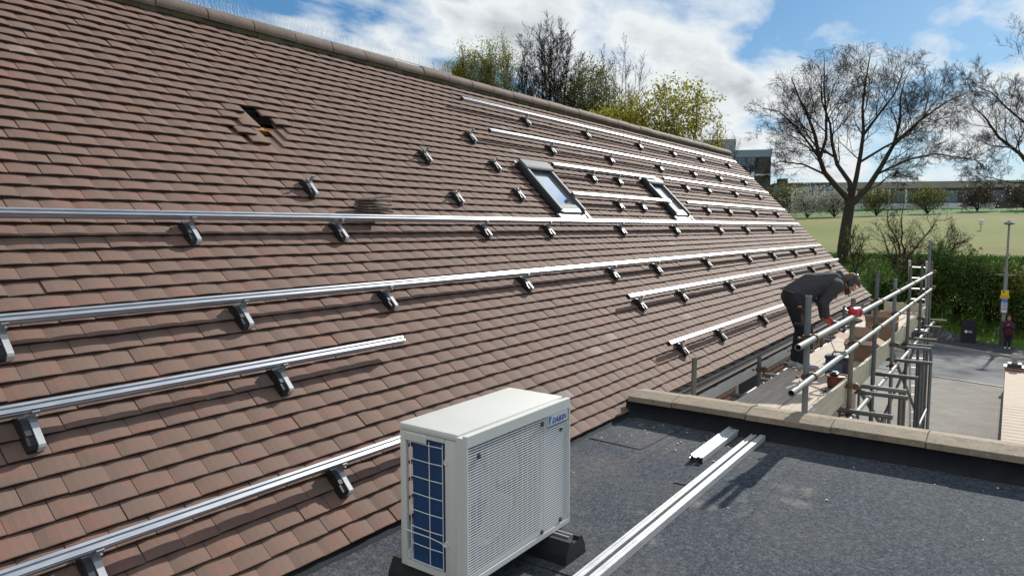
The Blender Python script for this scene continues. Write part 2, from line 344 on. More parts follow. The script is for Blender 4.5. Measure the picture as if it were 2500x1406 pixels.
for i in range(60):
    y0, y1 = -7 + 29 * i / 60, -7 + 29 * (i + 1) / 60; a, c = interp(FAR, y0), interp(FAR, y1)
    za, zc = zg(a), zg(c)
    kb.add([(a, y0, za), (c, y1, zc), (c + .15, y1, zc), (a + .15, y0, za), (a, y0, za + .125), (c, y1, zc + .125), (c + .15, y1, zc + .125), (a + .15, y0, za + .125)],
           [(4, 5, 6, 7), (0, 1, 5, 4), (2, 3, 7, 6)])
struct(kb.build('kerb', M_kerb))
for nm, f, w, dash in (('road_marking', lambda y: interp(NEAR, y) + .02, .12, 0), ('road_marking', lambda y: .36 * interp(NEAR, y) + .64 * interp(FAR, y) - 2.0, .10, 1), ('road_marking', lambda y: interp(FAR, y) - .45, .10, 0)):
    mb = MB(); yy = -6.8
    while yy < 20:
        ln = .9 if dash else 1.0
        for q in range(3):
            ya, yb = yy + ln * q / 3, yy + ln * (q + 1) / 3; xa, xb = f(ya), f(yb)
            mb.add([(xa, ya, zg(xa) + .026), (xb, yb, zg(xb) + .026), (xb + w, yb, zg(xb + w) + .026), (xa + w, ya, zg(xa + w) + .026)], [(0, 1, 2, 3)])
        yy += 1.5 if dash else 1.0
    struct(mb.build(nm, M_line))
# ---------------------------------------------------------------- main building: tiled roof
house = empty('brick_building', (6, 4.5, -5.1), 'brick building whose steep brown plain-tiled roof fills the view under the mounting rails', 'building')
G, TW, S0, NROW = .0991, .165, .745, 50
XA, XB = -3.0, 18.2
def tiles():
    r = np.random.RandomState(5); vs, fs, at = [], [], []; k = 0
    us = np.array([0, .25, .5, .75, 1.0])
    camb = -.0045 * (2 * us - 1) ** 2
    for row in range(NROW):
        off = (row % 2) * TW / 2; n = int((XB - XA) / TW) + 1
        wob = r.randn() * .0012
        for c in range(n):
            x0 = XA + off + c * TW; x1 = x0 + TW - .0022 - abs(r.randn()) * .0008
            if x0 > XB - .03: continue
            x1 = min(x1, XB)
            s0 = S0 + row * G + r.randn() * .0014 + wob; xm = (x0 + x1) / 2
            lift = r.randn() * .0014; tilt = r.randn() * .0012; length = .265
            v = r.rand(); tone = .28 + .34 * v
            if r.rand() < .035: tone = .84 + r.rand() * .06
            if r.rand() < .004: tone = 1.0
            # opening where tiles have been taken out, neighbours pushed up
            if row in (33, 34) and 3.43 < xm < 3.75: continue
            if row == 36 and 3.42 < xm < 3.56: continue
            if row == 35 and 3.40 < xm < 3.60: continue
            if row == 32 and 3.50 < xm < 3.66: continue
            if row in (32, 33, 34) and 3.2 < xm < 3.45: lift += .012; x0 += .05; x1 += .05; s0 += .012
            if row in (35, 36) and 3.25 < xm < 3.45: lift += .008
            th = .021
            X = x0 + (x1 - x0) * us; n0 = lift + camb + tilt * (2 * us - 1)
            nb = n0 - .0196 * length / G
            for (ss, nn) in ((s0 - .0, n0 - .0015), (s0 + .004, n0), (s0 + length, nb), (s0 - .001, n0 - th)):
                for i in range(5): vs.append((X[i], ss, nn[i]))
            for i in range(4):
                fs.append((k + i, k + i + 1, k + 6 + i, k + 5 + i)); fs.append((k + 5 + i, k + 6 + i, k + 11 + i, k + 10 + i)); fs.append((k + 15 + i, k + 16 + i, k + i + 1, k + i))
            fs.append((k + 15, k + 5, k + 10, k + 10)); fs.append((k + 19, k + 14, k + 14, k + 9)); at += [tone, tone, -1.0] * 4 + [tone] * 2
            k += 20
    v = np.array(vs); P = np.outer(v[:, 0], [1, 0, 0]) + np.outer(v[:, 1], SD[:]) + np.outer(v[:, 2] - D, NN[:])
    F = []; A = []
    for f, a in zip(fs, at):
        F.append(f); A.append(a)
    return P, F, A
P_, F_, A_ = tiles()
mb = MB(); mb.v = [tuple(p) for p in P_]; mb.f = [tuple(dict.fromkeys(f)) for f in F_]; mb.a = A_
me = bpy.data.meshes.new('roof'); off = root_loc(house)
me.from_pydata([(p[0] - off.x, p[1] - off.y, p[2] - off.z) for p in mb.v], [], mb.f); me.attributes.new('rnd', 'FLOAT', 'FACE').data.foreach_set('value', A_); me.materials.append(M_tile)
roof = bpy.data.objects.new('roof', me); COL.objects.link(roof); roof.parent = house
# deck below the tiles, far slope, ridge
m_ = MB(); fnr = lambda t, s, n: RP(t, s, n)
HX0, HX1, HS0, HS1 = 3.38, 3.82, 3.96, 4.40        # rafter bay seen through the opening
for (xa, xb, sa, sb) in ((XA, HX0, S0 + .02, 5.68), (HX1, XB, S0 + .02, 5.68), (HX0, HX1, S0 + .02, HS0), (HX0, HX1, HS1, 5.68)):
    m_.prism([(sa, -.095), (sb, -.095), (sb, -.055), (sa, -.055)], fnr, xa, xb)
m_.build('roof_deck', M_under, house)
MB().prism([(HS0, -.17), (HS1, -.17), (HS1, -.16), (HS0, -.16)], fnr, HX0 - .1, HX1 + .1).build('underlay', M_under, house)
for s in (4.03, 4.16):
    MB().prism([(s, -.095), (s + .038, -.095), (s + .038, -.052), (s, -.052)], fnr, HX0 - .02, HX1 + .02).build('batten', M_batten, house)
top = RP(0, 5.70, 0); ytop, ztop = top.y, top.z
MB().add([(XA, ytop + .02, ztop - .02), (XB, ytop + .02, ztop - .02), (XB, ytop + 3.6, ztop - 3.6), (XA, ytop + 3.6, ztop - 3.6)], [(0, 1, 2, 3)]).build('rear_roof_slope', M_ridge, house)
rt = MB(); mo = MB(); x = XA; r_ = random.Random(3)
while x < XB - .05:
    ln = min(.478, XB - x); dz = r_.uniform(-.006, .006); nseg = 12
    def arc(rad): return [(rad * math.cos(R(-18 + 216 * i / nseg)), rad * math.sin(R(-18 + 216 * i / nseg))) for i in range(nseg + 1)]
    ra = .122 + r_.uniform(-.003, .003)
    prof = arc(ra * .74) + arc(ra * .74 - .016)[::-1]
    rt.prism(prof, lambda t, u, v: Vector((t, ytop + u + .0, ztop - .012 + v + dz)), x, x + ln - .012, at=0)
    mo.prism([(a * 1.0, c_) for a, c_ in arc(.083)], lambda t, u, v: Vector((t, ytop + u, ztop - .012 + v)), x + ln - .016, x + ln + .004)
    x += ln
for i in range(150):                                   # rough mortar bedding below the ridge
    xa = XA + (XB - XA) * i / 150; s = 5.655 + r_.uniform(-.012, .008)
    mo.prism([(s - .055 + r_.uniform(-.012, .012), -.01), (s + .08, -.01), (s + .08, .055), (s, .045 + r_.uniform(-.01, .01)), (s - .04, .012)], fnr, xa, xa + (XB - XA) / 150 + .002)
mo.build('ridge_mortar', M_mortar, house)
rt.build('ridge', M_ridge, house, smooth=True)
# walls, fascia, soffit, gutter
yw = 2.86
wl = MB(); wl.bbox((XA, yw, -5.6), (18.0, yw + .3, -1.95)); wl.bbox((17.7, yw + .3, -5.6), (18.0, ytop + 3.2, -1.95))
wl.add([(18.0, yw, -1.95), (18.0, ytop + 3.2, -1.95), (18.0, ytop + .05, ztop - .25)], [(0, 1, 2)])
wl.build('wall', M_brick, house)
MB().bbox((5.75, 2.655, -1.92), (18.15, 2.685, -1.66)).bbox((5.75, 2.685, -1.935), (18.15, yw, -1.915)).build('fascia', M_white, house)
MB().prism([(S0 + .02, -.09), (5.66, -.09), (5.66, -.02), (S0 + .02, -.02)], fnr, XB - .03, XB + .012).build('verge_board', M_mortar, house)
gt = MB(); gy0, gz0 = 2.575, -1.655
pr = [(.062 * math.cos(R(180 + 18 * i)), .062 * math.sin(R(180 + 18 * i))) for i in range(11)] + [(.057 * math.cos(R(360 - 18 * i)), .057 * math.sin(R(360 - 18 * i))) for i in range(11)]
gt.prism(pr, lambda t, u, v: Vector((t, gy0 + u, gz0 + v)), 5.85, 18.2)
g_ = gt.build('gutter', M_gutter, house, smooth=True)
for i in range(13):
    x = 6.35 + i * .95
    pr2 = [(.068 * math.cos(R(175 + 19 * i_)), .068 * math.sin(R(175 + 19 * i_))) for i_ in range(11)] + [(.063 * math.cos(R(365 - 19 * i_)), .063 * math.sin(R(365 - 19 * i_))) for i_ in range(11)]
    MB().prism(pr2, lambda t, u, v: Vector((t, gy0 + u, gz0 + v)), x, x + .03).build('gutter_bracket', M_black, g_)
for x, w in ((6.9, .75), (9.0, 1.1), (12.2, 1.1), (15.4, 1.1)):
    wf = MB().bbox((x, yw - .02, -3.1), (x + w, yw + .05, -1.99)).build('window', M_white, house)
    MB().bbox((x + .06, yw - .028, -3.04), (x + w - .06, yw - .018, -2.05)).build('pane', M_dark, wf)
# skylights (parts of the building)
def skylight(x0, x1, sb, st):
    fr = MB(); w = .055
    fr.prism([(sb, -.02), (sb, .055), (sb + .03, .062), (st, .062), (st, -.02)], lambda t, s, n: RP(t, s, n), x0, x0 + w)
    fr.prism([(sb, -.02), (sb, .055), (sb + .03, .062), (st, .062), (st, -.02)], lambda t, s, n: RP(t, s, n), x1 - w, x1)
    fr.prism([(sb, -.02), (sb, .045), (sb + .055, .05), (sb + .055, -.02)], fnr, x0 + w, x1 - w)
    fr.prism([(st - .06, -.02), (st - .06, .05), (st, .055), (st, -.02)], fnr, x0 + w, x1 - w)
    o = fr.build('skylight', M_skyf, house)
    MB().prism([(sb + .055, .022), (st - .06, .022), (st - .06, .030), (sb + .055, .030)], fnr, x0 + w, x1 - w).build('pane', M_glass, o)
    cp = MB()
    for xa in (x0 + .006, x1 - .05): cp.prism([(sb + .02, .0625), (st - .12, .0625), (st - .12, .074), (sb + .02, .074)], fnr, xa, xa + .044)
    cp.prism([(sb + .062, .031), (sb + .13, .031), (sb + .13, .046), (sb + .062, .052)], fnr, x0 + w + .002, x1 - w - .002)
    cp.build('sash', M_skyl, o)
    MB().prism([(st - .13, .064), (st - .13, .088), (st - .11, .098), (st + .02, .09), (st + .02, -.01), (st - .01, .064)], fnr, x0 - .012, x1 + .012).build('top_casing', M_skyl, o)
    MB().prism([(sb - .135, .004), (sb - .002, .010), (sb - .002, .02), (sb - .135, .010)], fnr, x0 - .06, x1 + .06).build('apron_flashing', M_lead, o)
    for xa in (x0 - .055, x1): MB().prism([(sb - .135, .0105), (st + .05, .0105), (st + .05, .03), (sb - .135, .03)], fnr, xa, xa + .053).build('side_flashing', M_black, o)
skylight(7.02, 7.62, 3.20, 4.05)
skylight(10.50, 11.10, 3.22, 4.05)

# ---------------------------------------------------------------- mounting rails and roof hooks
RAIL_P = [(0, 0), (.040, 0), (.040, .012), (.036, .014), (.036, .020), (.040, .022), (.040, .040), (.028, .040), (.028, .033), (.012, .033), (.012, .040), (0, .040), (0, .031), (.004, .029), (.004, .022), (0, .020)]
def make_rail(name, x0, x1, s, n, label, group, capend=None):
    mb = MB(); mb.prism(RAIL_P, lambda t, u, v: RP(t, s + u, n + v), x0, x1)
    e = empty(name, RP(x0, s, n), label, 'rail', group)
    mb.build('rail_profile', M_alu, e)
    if capend is not None:
        c = MB().bbox((-.004, -.002, -.002), (.008, .042, .042)).build('end_cap', M_black, None, local=True)
        c.parent = e; c.matrix_basis = ROOFROT.to_4x4()
    return e
def ordw(i): return ('first', 'second', 'third', 'fourth', 'fifth', 'sixth', 'seventh', 'eighth', 'ninth', 'tenth', 'eleventh', 'twelfth')[i]
NRH = .076
RG = 'aluminium mounting rails fixed on the tiled roof'
RAILS = [
 ('ridge', 6.83, 17.38, 5.13, 'topmost bright aluminium rail running just below the ridge', 'topmost rail just below the ridge', 1, [8.26, 9.98, 11.93, 13.51, 15.06, 16.86]),
 ('two', 6.84, 17.45, 4.53, 'bright aluminium rail second down from the ridge, above both skylights', 'rail second down from the ridge', 1, [8.26, 10.0, 11.91, 13.55, 15.06, 16.79]),
 ('three', 7.70, 10.86, 4.01, 'short aluminium rail reaching across between the tops of the two skylights', 'short rail between the skylight tops', 1, [8.77, 9.57]),
 ('four', 11.28, 17.5, 4.05, 'aluminium rail starting beside the top of the farther skylight', 'rail beside the farther skylight top', 1, [12.31, 13.44, 15.08, 16.81]),
 ('five', 7.55, 10.60, 3.455, 'short aluminium rail from the nearer skylight that overlaps the farther skylight pane', 'short rail between the lower skylight halves', 1, [8.84, 9.58]),
 ('six', 11.31, 17.45, 3.46, 'aluminium rail starting beside the lower part of the farther skylight', 'rail beside the lower farther skylight', 1, [12.28, 13.46, 15.15, 16.8]),
 ('seven', -.6, 17.4, 2.97, 'full length aluminium rail passing below both skylights in front of the tile stack', 'full length rail just below the skylights', None, [0.6, 2.37, 3.55, 5.34, 6.48, 8.23, 10.02, 11.96, 13.44, 15.17, 16.81]),
 ('eight', -.6, 17.45, 2.28, 'full length aluminium rail crossing the middle of the roof, lower of the two long ones', 'full length rail across mid roof', None, [1.18, 2.39, 3.57, 5.33, 7.08, 8.27, 10.06, 12.02, 13.52, 15.12, 16.84]),
 ('nine', 6.79, 17.8, 1.814, 'aluminium rail whose far end passes behind the bending worker and near end stops mid roof', 'rail running behind the worker', 1, [7.1, 8.31, 10.12, 12.07, 13.54, 15.2, 16.84]),
 ('ten', -.6, 3.36, 1.797, 'aluminium rail with a free cut end pointing at the middle of the bare tiles', 'rail with the free cut end', None, [1.16, 2.4]),
 ('eleven', 6.80, 17.4, 1.155, 'lowest far rail ending just above the gutter and scaffold, behind the worker', 'lowest rail above the scaffold gutter', 1, [7.18, 8.41, 10.22, 12.0, 13.5, 15.1]),
 ('twelve', -.6, 3.1, 1.12, 'lowest near aluminium rail passing behind the air conditioning unit', 'lowest rail behind the air conditioning unit', None, [1.18, 2.4]),
]
def make_hook(label):
    e = empty('roof_hook', (0, 0, 0), label, 'roof hook', 'roof hooks fixed through the tiles')
    bl = MB()
    # tapering black flashing block; profile in (s, n)
    pr = [(.046, .0), (.026, .026), (-.02, .042), (-.126, .040), (-.140, .026), (-.140, -.012), (.046, -.012)]
    bl.prism(pr, lambda t, s, n: Vector((t, s, n)), -.046, .018)
    bl.build('flashing_block', M_black, e, local=True)
    cp = MB(); cp.prism([(.030, .028), (-.018, .0425), (-.080, .0425), (-.080, .046), (-.018, .047), (.030, .034)], lambda t, s, n: Vector((t, s, n)), -.042, -.016); cp.build('flashing_cover', M_flash, e, local=True)
    am = MB(); am.prism([(.0, .043), (-.128, .043), (-.135, .037), (-.137, .006), (-.143, .006), (-.143, .041), (-.133, .050), (.0, .050)], lambda t, s, n: Vector((t, s, n)), -.011, .016)
    am.build('hook_arm', M_arm, e, local=True)
    br = MB(); br.prism([(-.022, .0505), (.012, .0505), (.012, .056), (-.004, .056), (-.004, .110), (-.010, .110), (-.010, .056), (-.022, .056)], lambda t, s, n: Vector((t, s, n)), -.012, .017)
    br_o = br.build('rail_bracket', M_steel, e, local=True)
    bo = MB(); bo.tube([(.006, -.022, .090), (.006, -.002, .090)], .007, 6); bo.build('bolt', M_steel, br_o, local=True)
    return e
HOOK = make_hook('x'); used = []
def place_hook(x, s, label):
    o = HOOK if not used else copy_tree(HOOK); used.append(o)
    o['label'] = label
    o.matrix_world = Matrix.Translation(RP(x, s + .012, 0)) @ ROOFROT.to_4x4(); return o
for nm, x0, x1, s, lab, short, cp, hooks in RAILS:
    make_rail('mounting_rail', x0, x1, s, NRH, lab, RG, cp)
    vis = [h for h in hooks if h > .9]
    for h in hooks:
        if h < .9: continue
        i = vis.index(h)
        lb = '%s roof hook from the left under the %s' % (ordw(i), short)
        place_hook(h, s - .014, lb)
LH = [(6.48, 4.51, 'railless roof hook standing on the tiles, highest of those without a rail'), (5.33, 4.03, 'railless roof hook straight up the roof from the stack of loose tiles'), (6.5, 4.02, 'railless roof hook left of the nearer skylight top'),
      (5.32, 3.43, 'railless roof hook directly above the long rail, right of the loose tile stack'), (6.49, 3.54, 'railless roof hook beside the lower half of the nearer skylight'), (3.55, 3.45, 'railless roof hook below the hole in the tiles, farthest left of its kind')]
for x, s, lb in LH: place_hook(x, s - .015, lb)

# loose tiles stacked on the roof above the long rail
M_tl = mat('loose_tile', (.18, .125, .10), .88, col2=(.12, .088, .072), scale=9, bump=.3, bscale=120)
SL = ['lowest', 'second lowest', 'third lowest', 'third highest', 'second highest', 'topmost']
rr = random.Random(11)
for i in range(6):
    base = RP(3.99, 3.10, .050)
    spin = (2, -3, 4, 1, 9, 15, 23)[i]; lean = (8, 7, 6, 5, 3, 1, -2)[i]; roll = (0, 0, -1, -2, -4, -7, -10)[i]
    tm = Matrix.Rotation(R(lean), 3, 'X') @ Matrix.Rotation(R(roll), 3, 'Y') @ Matrix.Rotation(R(spin * .5), 3, 'Z')
    c = base + Vector((.004 * i + rr.uniform(-.012, .012), rr.uniform(-.010, .010) + .003 * i, .0235 * i + (.004 * max(0, i - 3))))
    mb = MB(); us = [-.5, -.25, 0, .25, .5]
    pr = [(u * .265, .006 - .006 * (2 * u) ** 2) for u in us] + [(u * .265, -.008 - .006 * (2 * u) ** 2) for u in us[::-1]]
    mb.prism(pr, lambda t, u, v: c + tm @ Vector((u, t, v)), -.0825, .0825)
    tag(mb.build('loose_tile', M_tl, origin=c), '%s loose brown roof tile in the small leaning stack behind the long rail' % SL[i], 'roof tile', 'loose tiles stacked on the roof')

# clear plastic bird spikes along the near part of the ridge
M_spike = bpy.data.materials.new('clear_plastic'); M_spike.use_nodes = True
_p = M_spike.node_tree.nodes['Principled BSDF']; _p.inputs['Base Color'].default_value = (.85, .9, .92, 1); _p.inputs['Roughness'].default_value = .25; _p.inputs['Alpha'].default_value = .55
for i in range(16):
    x = 1.75 + i * .34
    e = empty('bird_spike_strip', (x, ytop, ztop + .09), 'clear plastic bird spike strip on the ridge, %s strip from the left' % ordw(i) if i < 12 else 'clear plastic bird spike strip on the ridge, %s from the right end' % ordw(15 - i), 'bird spikes', 'bird spike strips along the ridge')
    MB().bbox((x, ytop - .012, ztop + .088), (x + .33, ytop + .012, ztop + .096)).build('base_strip', M_spike, e)
    mb = MB()
    for j in range(9):
        for k in (-1, 0, 1):
            xx = x + .02 + j * .036; h = .125 - .015 * abs(k)
            mb.tube([(xx, ytop + k * .006, ztop + .094), (xx + rr.uniform(-.02, .02), ytop + k * .05 + rr.uniform(-.012, .012), ztop + .094 + h)], [.0022, .0012], 3)
    mb.build('spikes', M_spike, e)
# ---------------------------------------------------------------- flat roof extension with parapet
fb = empty('flat_roof_extension', (2, 0, -5.1), 'flat roofed extension covered in grey mineral felt with a stone-capped parapet', 'extension')
XP = 5.44
fr = MB(); ys_ = [2.75, 2.095, 1.19, .305, -.6, -1.5, -2.4, -3.3, -4.2]
for i in range(len(ys_) - 1):                        # lapped felt sheets, each edge a 3 mm step
    h0 = ZR - .0035 * 0; fr.add([(-3, ys_[i] + .0, ZR), (XP + .1, ys_[i], ZR), (XP + .1, ys_[i + 1] - .05, ZR + .0035), (-3, ys_[i + 1] - .05, ZR + .0035), (-3, ys_[i + 1] - .052, ZR - .0005), (XP + .1, ys_[i + 1] - .052, ZR - .0005)], [(3, 2, 1, 0), (2, 3, 4, 5)])
fr.build('felt_roof', M_felt, fb)
MB().bbox((-3, -4.3, ZR - .25), (XP + .2, 2.80, ZR - .01)).build('roof_slab', M_under, fb)
pt = MB()                                             # extra felt patches
for (x, y, lx, ly, rz) in ((4.30, 1.60, .34, .20, .05), (3.35, 1.90, 1.3, .62, .02), (2.3, 1.9, .6, .8, 0.0), (5.0, 2.35, .75, .45, -.06)):
    pt.box((x, y, ZR + .006), (lx, ly, .004), Matrix.Rotation(rz, 3, 'Z'))
pt.build('felt_patch', M_feltup if False else M_felt, fb)
up_ = MB(); up_.add([(XP - .075, -4.3, ZR + .004), (XP - .02, -4.3, ZR + .05), (XP, -4.3, ZR + .09), (XP, -4.3, -1.49), (XP - .075, 2.68, ZR + .004), (XP - .02, 2.68, ZR + .05), (XP, 2.68, ZR + .09), (XP, 2.68, -1.49)], [(0, 1, 5, 4), (1, 2, 6, 5), (2, 3, 7, 6)])
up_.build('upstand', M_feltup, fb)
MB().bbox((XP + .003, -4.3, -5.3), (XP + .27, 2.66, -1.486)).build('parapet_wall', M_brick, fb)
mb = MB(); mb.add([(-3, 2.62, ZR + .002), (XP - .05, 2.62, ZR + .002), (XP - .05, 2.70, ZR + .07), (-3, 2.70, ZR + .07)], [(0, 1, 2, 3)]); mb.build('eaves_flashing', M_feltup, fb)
cy = 2.635; ci = 0
for ln in (.40, .61, .615, .60, .61, .62, .61, .62, .61):
    y1, y0 = cy, cy - ln + .008; cm = MB(); dz = [0, .003, -.002, .002, 0, .002, -.001, 0, .001][ci]
    x0, x1 = 5.385, 5.735
    pr = [(x0, -1.491), (x0 + .002, -1.452), (x0 + .006, -1.447), (x0 + .17, -1.424), (x1 - .01, -1.447), (x1, -1.452), (x1, -1.491)]
    N_ = 7
    for k in range(N_):
        ya, yb = y1 + (y0 - y1) * k / N_, y1 + (y0 - y1) * (k + 1) / N_
        cm.prism(pr, lambda t, u, v: Vector((u, t, v + dz)), ya, yb, cap=k in (0, N_ - 1))
    cm.build('coping_stone', M_stone, fb)
    MB().prism([(x0 + .004, -1.491), (x0 + .006, -1.455), (x0 + .17, -1.431), (x1 - .006, -1.457), (x1 - .004, -1.491)], lambda t, u, v: Vector((u, t, v)), y0 - .009, y0 + .001).build('mortar_joint', M_mortar, fb)
    cy -= ln; ci += 1
# crumbs and bits of debris on the felt
M_chip = mat('tile_chip', (.55, .52, .48), .8)
db = MB(); r_ = random.Random(4)
for i in range(60):
    x, y = r_.uniform(3.3, 5.3), r_.uniform(-.2, 2.5); s = r_.uniform(.004, .011)
    if i % 3: x, y = r_.uniform(4.6, 5.33), r_.uniform(1.5, 2.55)
    db.box((x, y, ZR + .004 + s * .3), (s * 1.6, s, s * .6), Matrix.Rotation(r_.uniform(0, 3), 3, 'Z'))
o = db.build('debris', M_chip, origin=(4.5, 1.8, ZR)); o['kind'] = 'stuff'; tag(o, 'small pale crumbs of tile and mortar scattered over the felt', 'debris')

# ---------------------------------------------------------------- air conditioning unit
AX0, AX1, AY0, AY1, AZ0, AZ1 = 2.178, 3.012, 1.848, 2.182, -1.515, -.861
ac = empty('air_conditioner', (2.57, 1.98, AZ0), 'ivory outdoor air conditioning unit with slatted front and blue coil on the flat roof', 'air conditioner')
cs = MB()
cs.bbox((AX0 - .004, AY0 - .006, AZ1 - .032), (AX1 + .004, AY1 + .004, AZ1), .012)
cs.build('top_cover', M_ac, ac, smooth=True)
cs = MB(); ZT = AZ1 - .033
cs.bbox((AX0, AY1 - .034, AZ0), (AX0 + .02, AY1, ZT), .004)                 # rear corner post
cs.bbox((AX0, AY0, AZ0), (AX0 + .02, AY0 + .070, ZT), .005)                # side return of the front
cs.bbox((AX0, AY0 + .0705, ZT - .018), (AX0 + .018, AY1 - .0345, ZT))
cs.bbox((AX0 + .001, AY0 + .0705, AZ0), (AX0 + .018, AY1 - .0345, AZ0 + .025))
cs.bbox((AX1 - .02, AY0, AZ0), (AX1, AY1, ZT), .004)
cs.bbox((AX0 + .021, AY0 + .004, AZ0 + .002), (AX1 - .021, AY1 - .002, AZ0 + .022))
cs.bbox((AX1 - .26, AY1 - .012, AZ0 + .023), (AX1 - .0205, AY1 - .001, ZT))
cs.build('casing', M_ac, ac, smooth=True)
# grip and screws
gr_ = MB(); gr_.bbox((AX0 - .006, AY0 + .175, ZT - .040), (AX0 + .004, AY1 - .032, ZT - .004), .003)
for k in range(4): gr_.bbox((AX0 - .010, AY0 + .188 + k * .030, ZT - .034), (AX0 - .0062, AY0 + .192 + k * .030, ZT - .010))
gr_.build('hand_grip', M_ac, ac)
for z in (ZT - .10, AZ0 + .16):
    MB().lathe((AX0 - .0005, AY0 + .062, z), [(.014, 0), (.013, .003), (.004, .0015)], 14, Matrix.Rotation(R(-90), 4, 'Y')).build('screw_cap', M_ac, ac, smooth=True)
# coil: L-shaped fin block
co = MB(); co.bbox((AX0 + .022, AY0 + .071, AZ0 + .024), (AX0 + .050, AY1 - .078, ZT - .004)); co.bbox((AX0 + .022, AY1 - .0775, AZ0 + .024), (AX0 + .46, AY1 - .056, ZT - .004))
co.build('coil', M_fin, ac)
wg = MB()
for y in (AY0 + .088, AY0 + .165, AY1 - .058): wg.tube([(AX0 + .008, y, AZ0 + .03), (AX0 + .006, y, ZT - .03)], .0021, 6)
for k in range(8):
    z = AZ0 + .035 + k * .077; wg.tube([(AX0 + .009, AY0 + .09, z), (AX0 + .005, AY0 + .168, z), (AX0 + .009, AY1 - .058, z)], .0021, 6)
wg.tube([(AX0 - .004, AY0 + .070, AZ0 + .150), (AX0 - .002, AY0 + .09, AZ0 + .160), (AX0 + .004, AY0 + .168, AZ0 + .163), (AX0 + .004, AY1 - .06, AZ0 + .163), (AX0 - .004, AY1 - .03, AZ0 + .17)], .0024, 6)
wg.build('coil_guard', M_wirew, ac)
pp = MB(); pp.tube([(AX0 + .02, AY1 - .03, AZ0 + .03), (AX0 + .02, AY1 - .03, AZ0 + .07)], .012, 10); pp.build('pipe_stub', M_ac, ac)
# slatted front panel
FX0, FX1, FZ0, FZ1, FY = 2.165, 2.992, -1.510, -.858, 1.785
fp = MB(); fp.bbox((FX0, FY, FZ1 - .052), (FX1, FY + .024, FZ1), .003); fp.bbox((FX0, FY, FZ0), (FX1, FY + .024, FZ0 + .028), .003)
fp.bbox((FX0, FY, FZ0 + .0285), (FX0 + .010, FY + .024, FZ1 - .0525)); fp.bbox((FX1 - .010, FY, FZ0 + .0285), (FX1, FY + .024, FZ1 - .0525))
fp.bbox((2.783, FY + .001, -.962), (2.968, FY + .0115, -.910))
fp.bbox((FX0 + .006, FY + .0245, FZ0 + .02), (FX0 + .018, AY0 - .0005, FZ1 - .014)); fp.bbox((FX1 - .030, FY + .0245, FZ0 + .02), (FX1 - .018, AY0 - .0005, FZ1 - .014)); fp.bbox((FX0 + .0185, FY + .0245, FZ1 - .03), (FX1 - .0305, AY0 - .0005, FZ1 - .014)); fp.bbox((FX0 + .0185, FY + .0245, FZ0 + .02), (FX1 - .0305, AY0 - .0005, FZ0 + .032))
front = fp.build('front_panel', M_ac, ac)
MB().bbox((2.775, FY + .018, FZ0 + .029), (FX1 - .0105, FY + .023, FZ1 - .053)).build('backing_plate', mat('shaded_ivory', (.34, .35, .335), .6), front)  # ivory darkened in its colour to give the shade behind the slats
sp = MB(); ns = 49; zt, zb = FZ1 - .062, FZ0 + .038
for k in range(ns):
    z = zt + (zb - zt) * k / (ns - 1); xe = FX1 - .0105
    if -.968 < z < -.904: xe = 2.780
    sp.box(((FX0 + .0105 + xe) / 2, FY + .0045, z), (xe - FX0 - .0105, .0020, .0046), Matrix.Rotation(R(-20), 3, 'X'))
sp.build('slats', M_slat, front)
for (x, z) in ((2.247, -.962), (2.735, -.935), (2.905, -1.0), (2.735, -1.470), (2.905, -1.466)):
    MB().bbox((x - .010, FY - .002, z - .010), (x + .010, FY + .006, z + .010), .002).build('panel_clip', M_skyf, front)
rc = MB(); cxr, czr, rad_ = 2.47, -1.19, .272
for k in range(32):                                   # plate with the round fan opening
    a0, a1 = 2 * math.pi * k / 32, 2 * math.pi * (k + 1) / 32
    def edge(a):
        c_, s_ = math.cos(a), math.sin(a); m_x = (.292 if c_ > 0 else .272); t_ = min(m_x / abs(c_) if abs(c_) > 1e-6 else 9, .283 / abs(s_) if abs(s_) > 1e-6 else 9); return (cxr + c_ * t_, czr + s_ * t_)
    for y0, y1 in ((FY + .032, FY + .032),):
        p = [(cxr + rad_ * math.cos(a), y0, czr + rad_ * math.sin(a)) for a in (a0, a1)]; q_ = [(x_, y0, z_) for x_, z_ in (edge(a1), edge(a0))]
        rc.add([p[0], p[1], q_[0], q_[1]], [(0, 1, 2, 3)])
    rc.add([(cxr + rad_ * math.cos(a0), FY + .032, czr + rad_ * math.sin(a0)), (cxr + rad_ * math.cos(a1), FY + .032, czr + rad_ * math.sin(a1)), (cxr + rad_ * math.cos(a1), FY + .13, czr + rad_ * math.sin(a1)), (cxr + rad_ * math.cos(a0), FY + .13, czr + rad_ * math.sin(a0))], [(0, 1, 2, 3)])
rc.build('bell_mouth', mat('grey_shroud', (.075, .078, .08), .5), ac)
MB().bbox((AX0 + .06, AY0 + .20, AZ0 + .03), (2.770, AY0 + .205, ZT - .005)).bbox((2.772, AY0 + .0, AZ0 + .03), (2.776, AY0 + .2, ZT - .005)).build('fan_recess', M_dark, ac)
fc = (2.47, AY0 + .06, -1.19); fn = MB()
fn.lathe(fc, [(.0, .0), (.055, .0), (.06, -.02), (.0, -.021)], 20, Matrix.Rotation(R(90), 4, 'X'))
for k in range(3):
    a0 = 2 * math.pi * k / 3; pts = []
    for j in range(9):
        a = a0 + j * .20
        for rr2, dy in ((.06, 0), (.265 - .02 * abs(j - 5) * .5, -.01)): pts.append((fc[0] + rr2 * math.cos(a), fc[1] - .012 + j * .004 + dy, fc[2] + rr2 * math.sin(a)))
    fn.add(pts, [(2 * j, 2 * j + 1, 2 * j + 3, 2 * j + 2) for j in range(8)])
fn.build('fan', M_fan, ac)
gd = MB()
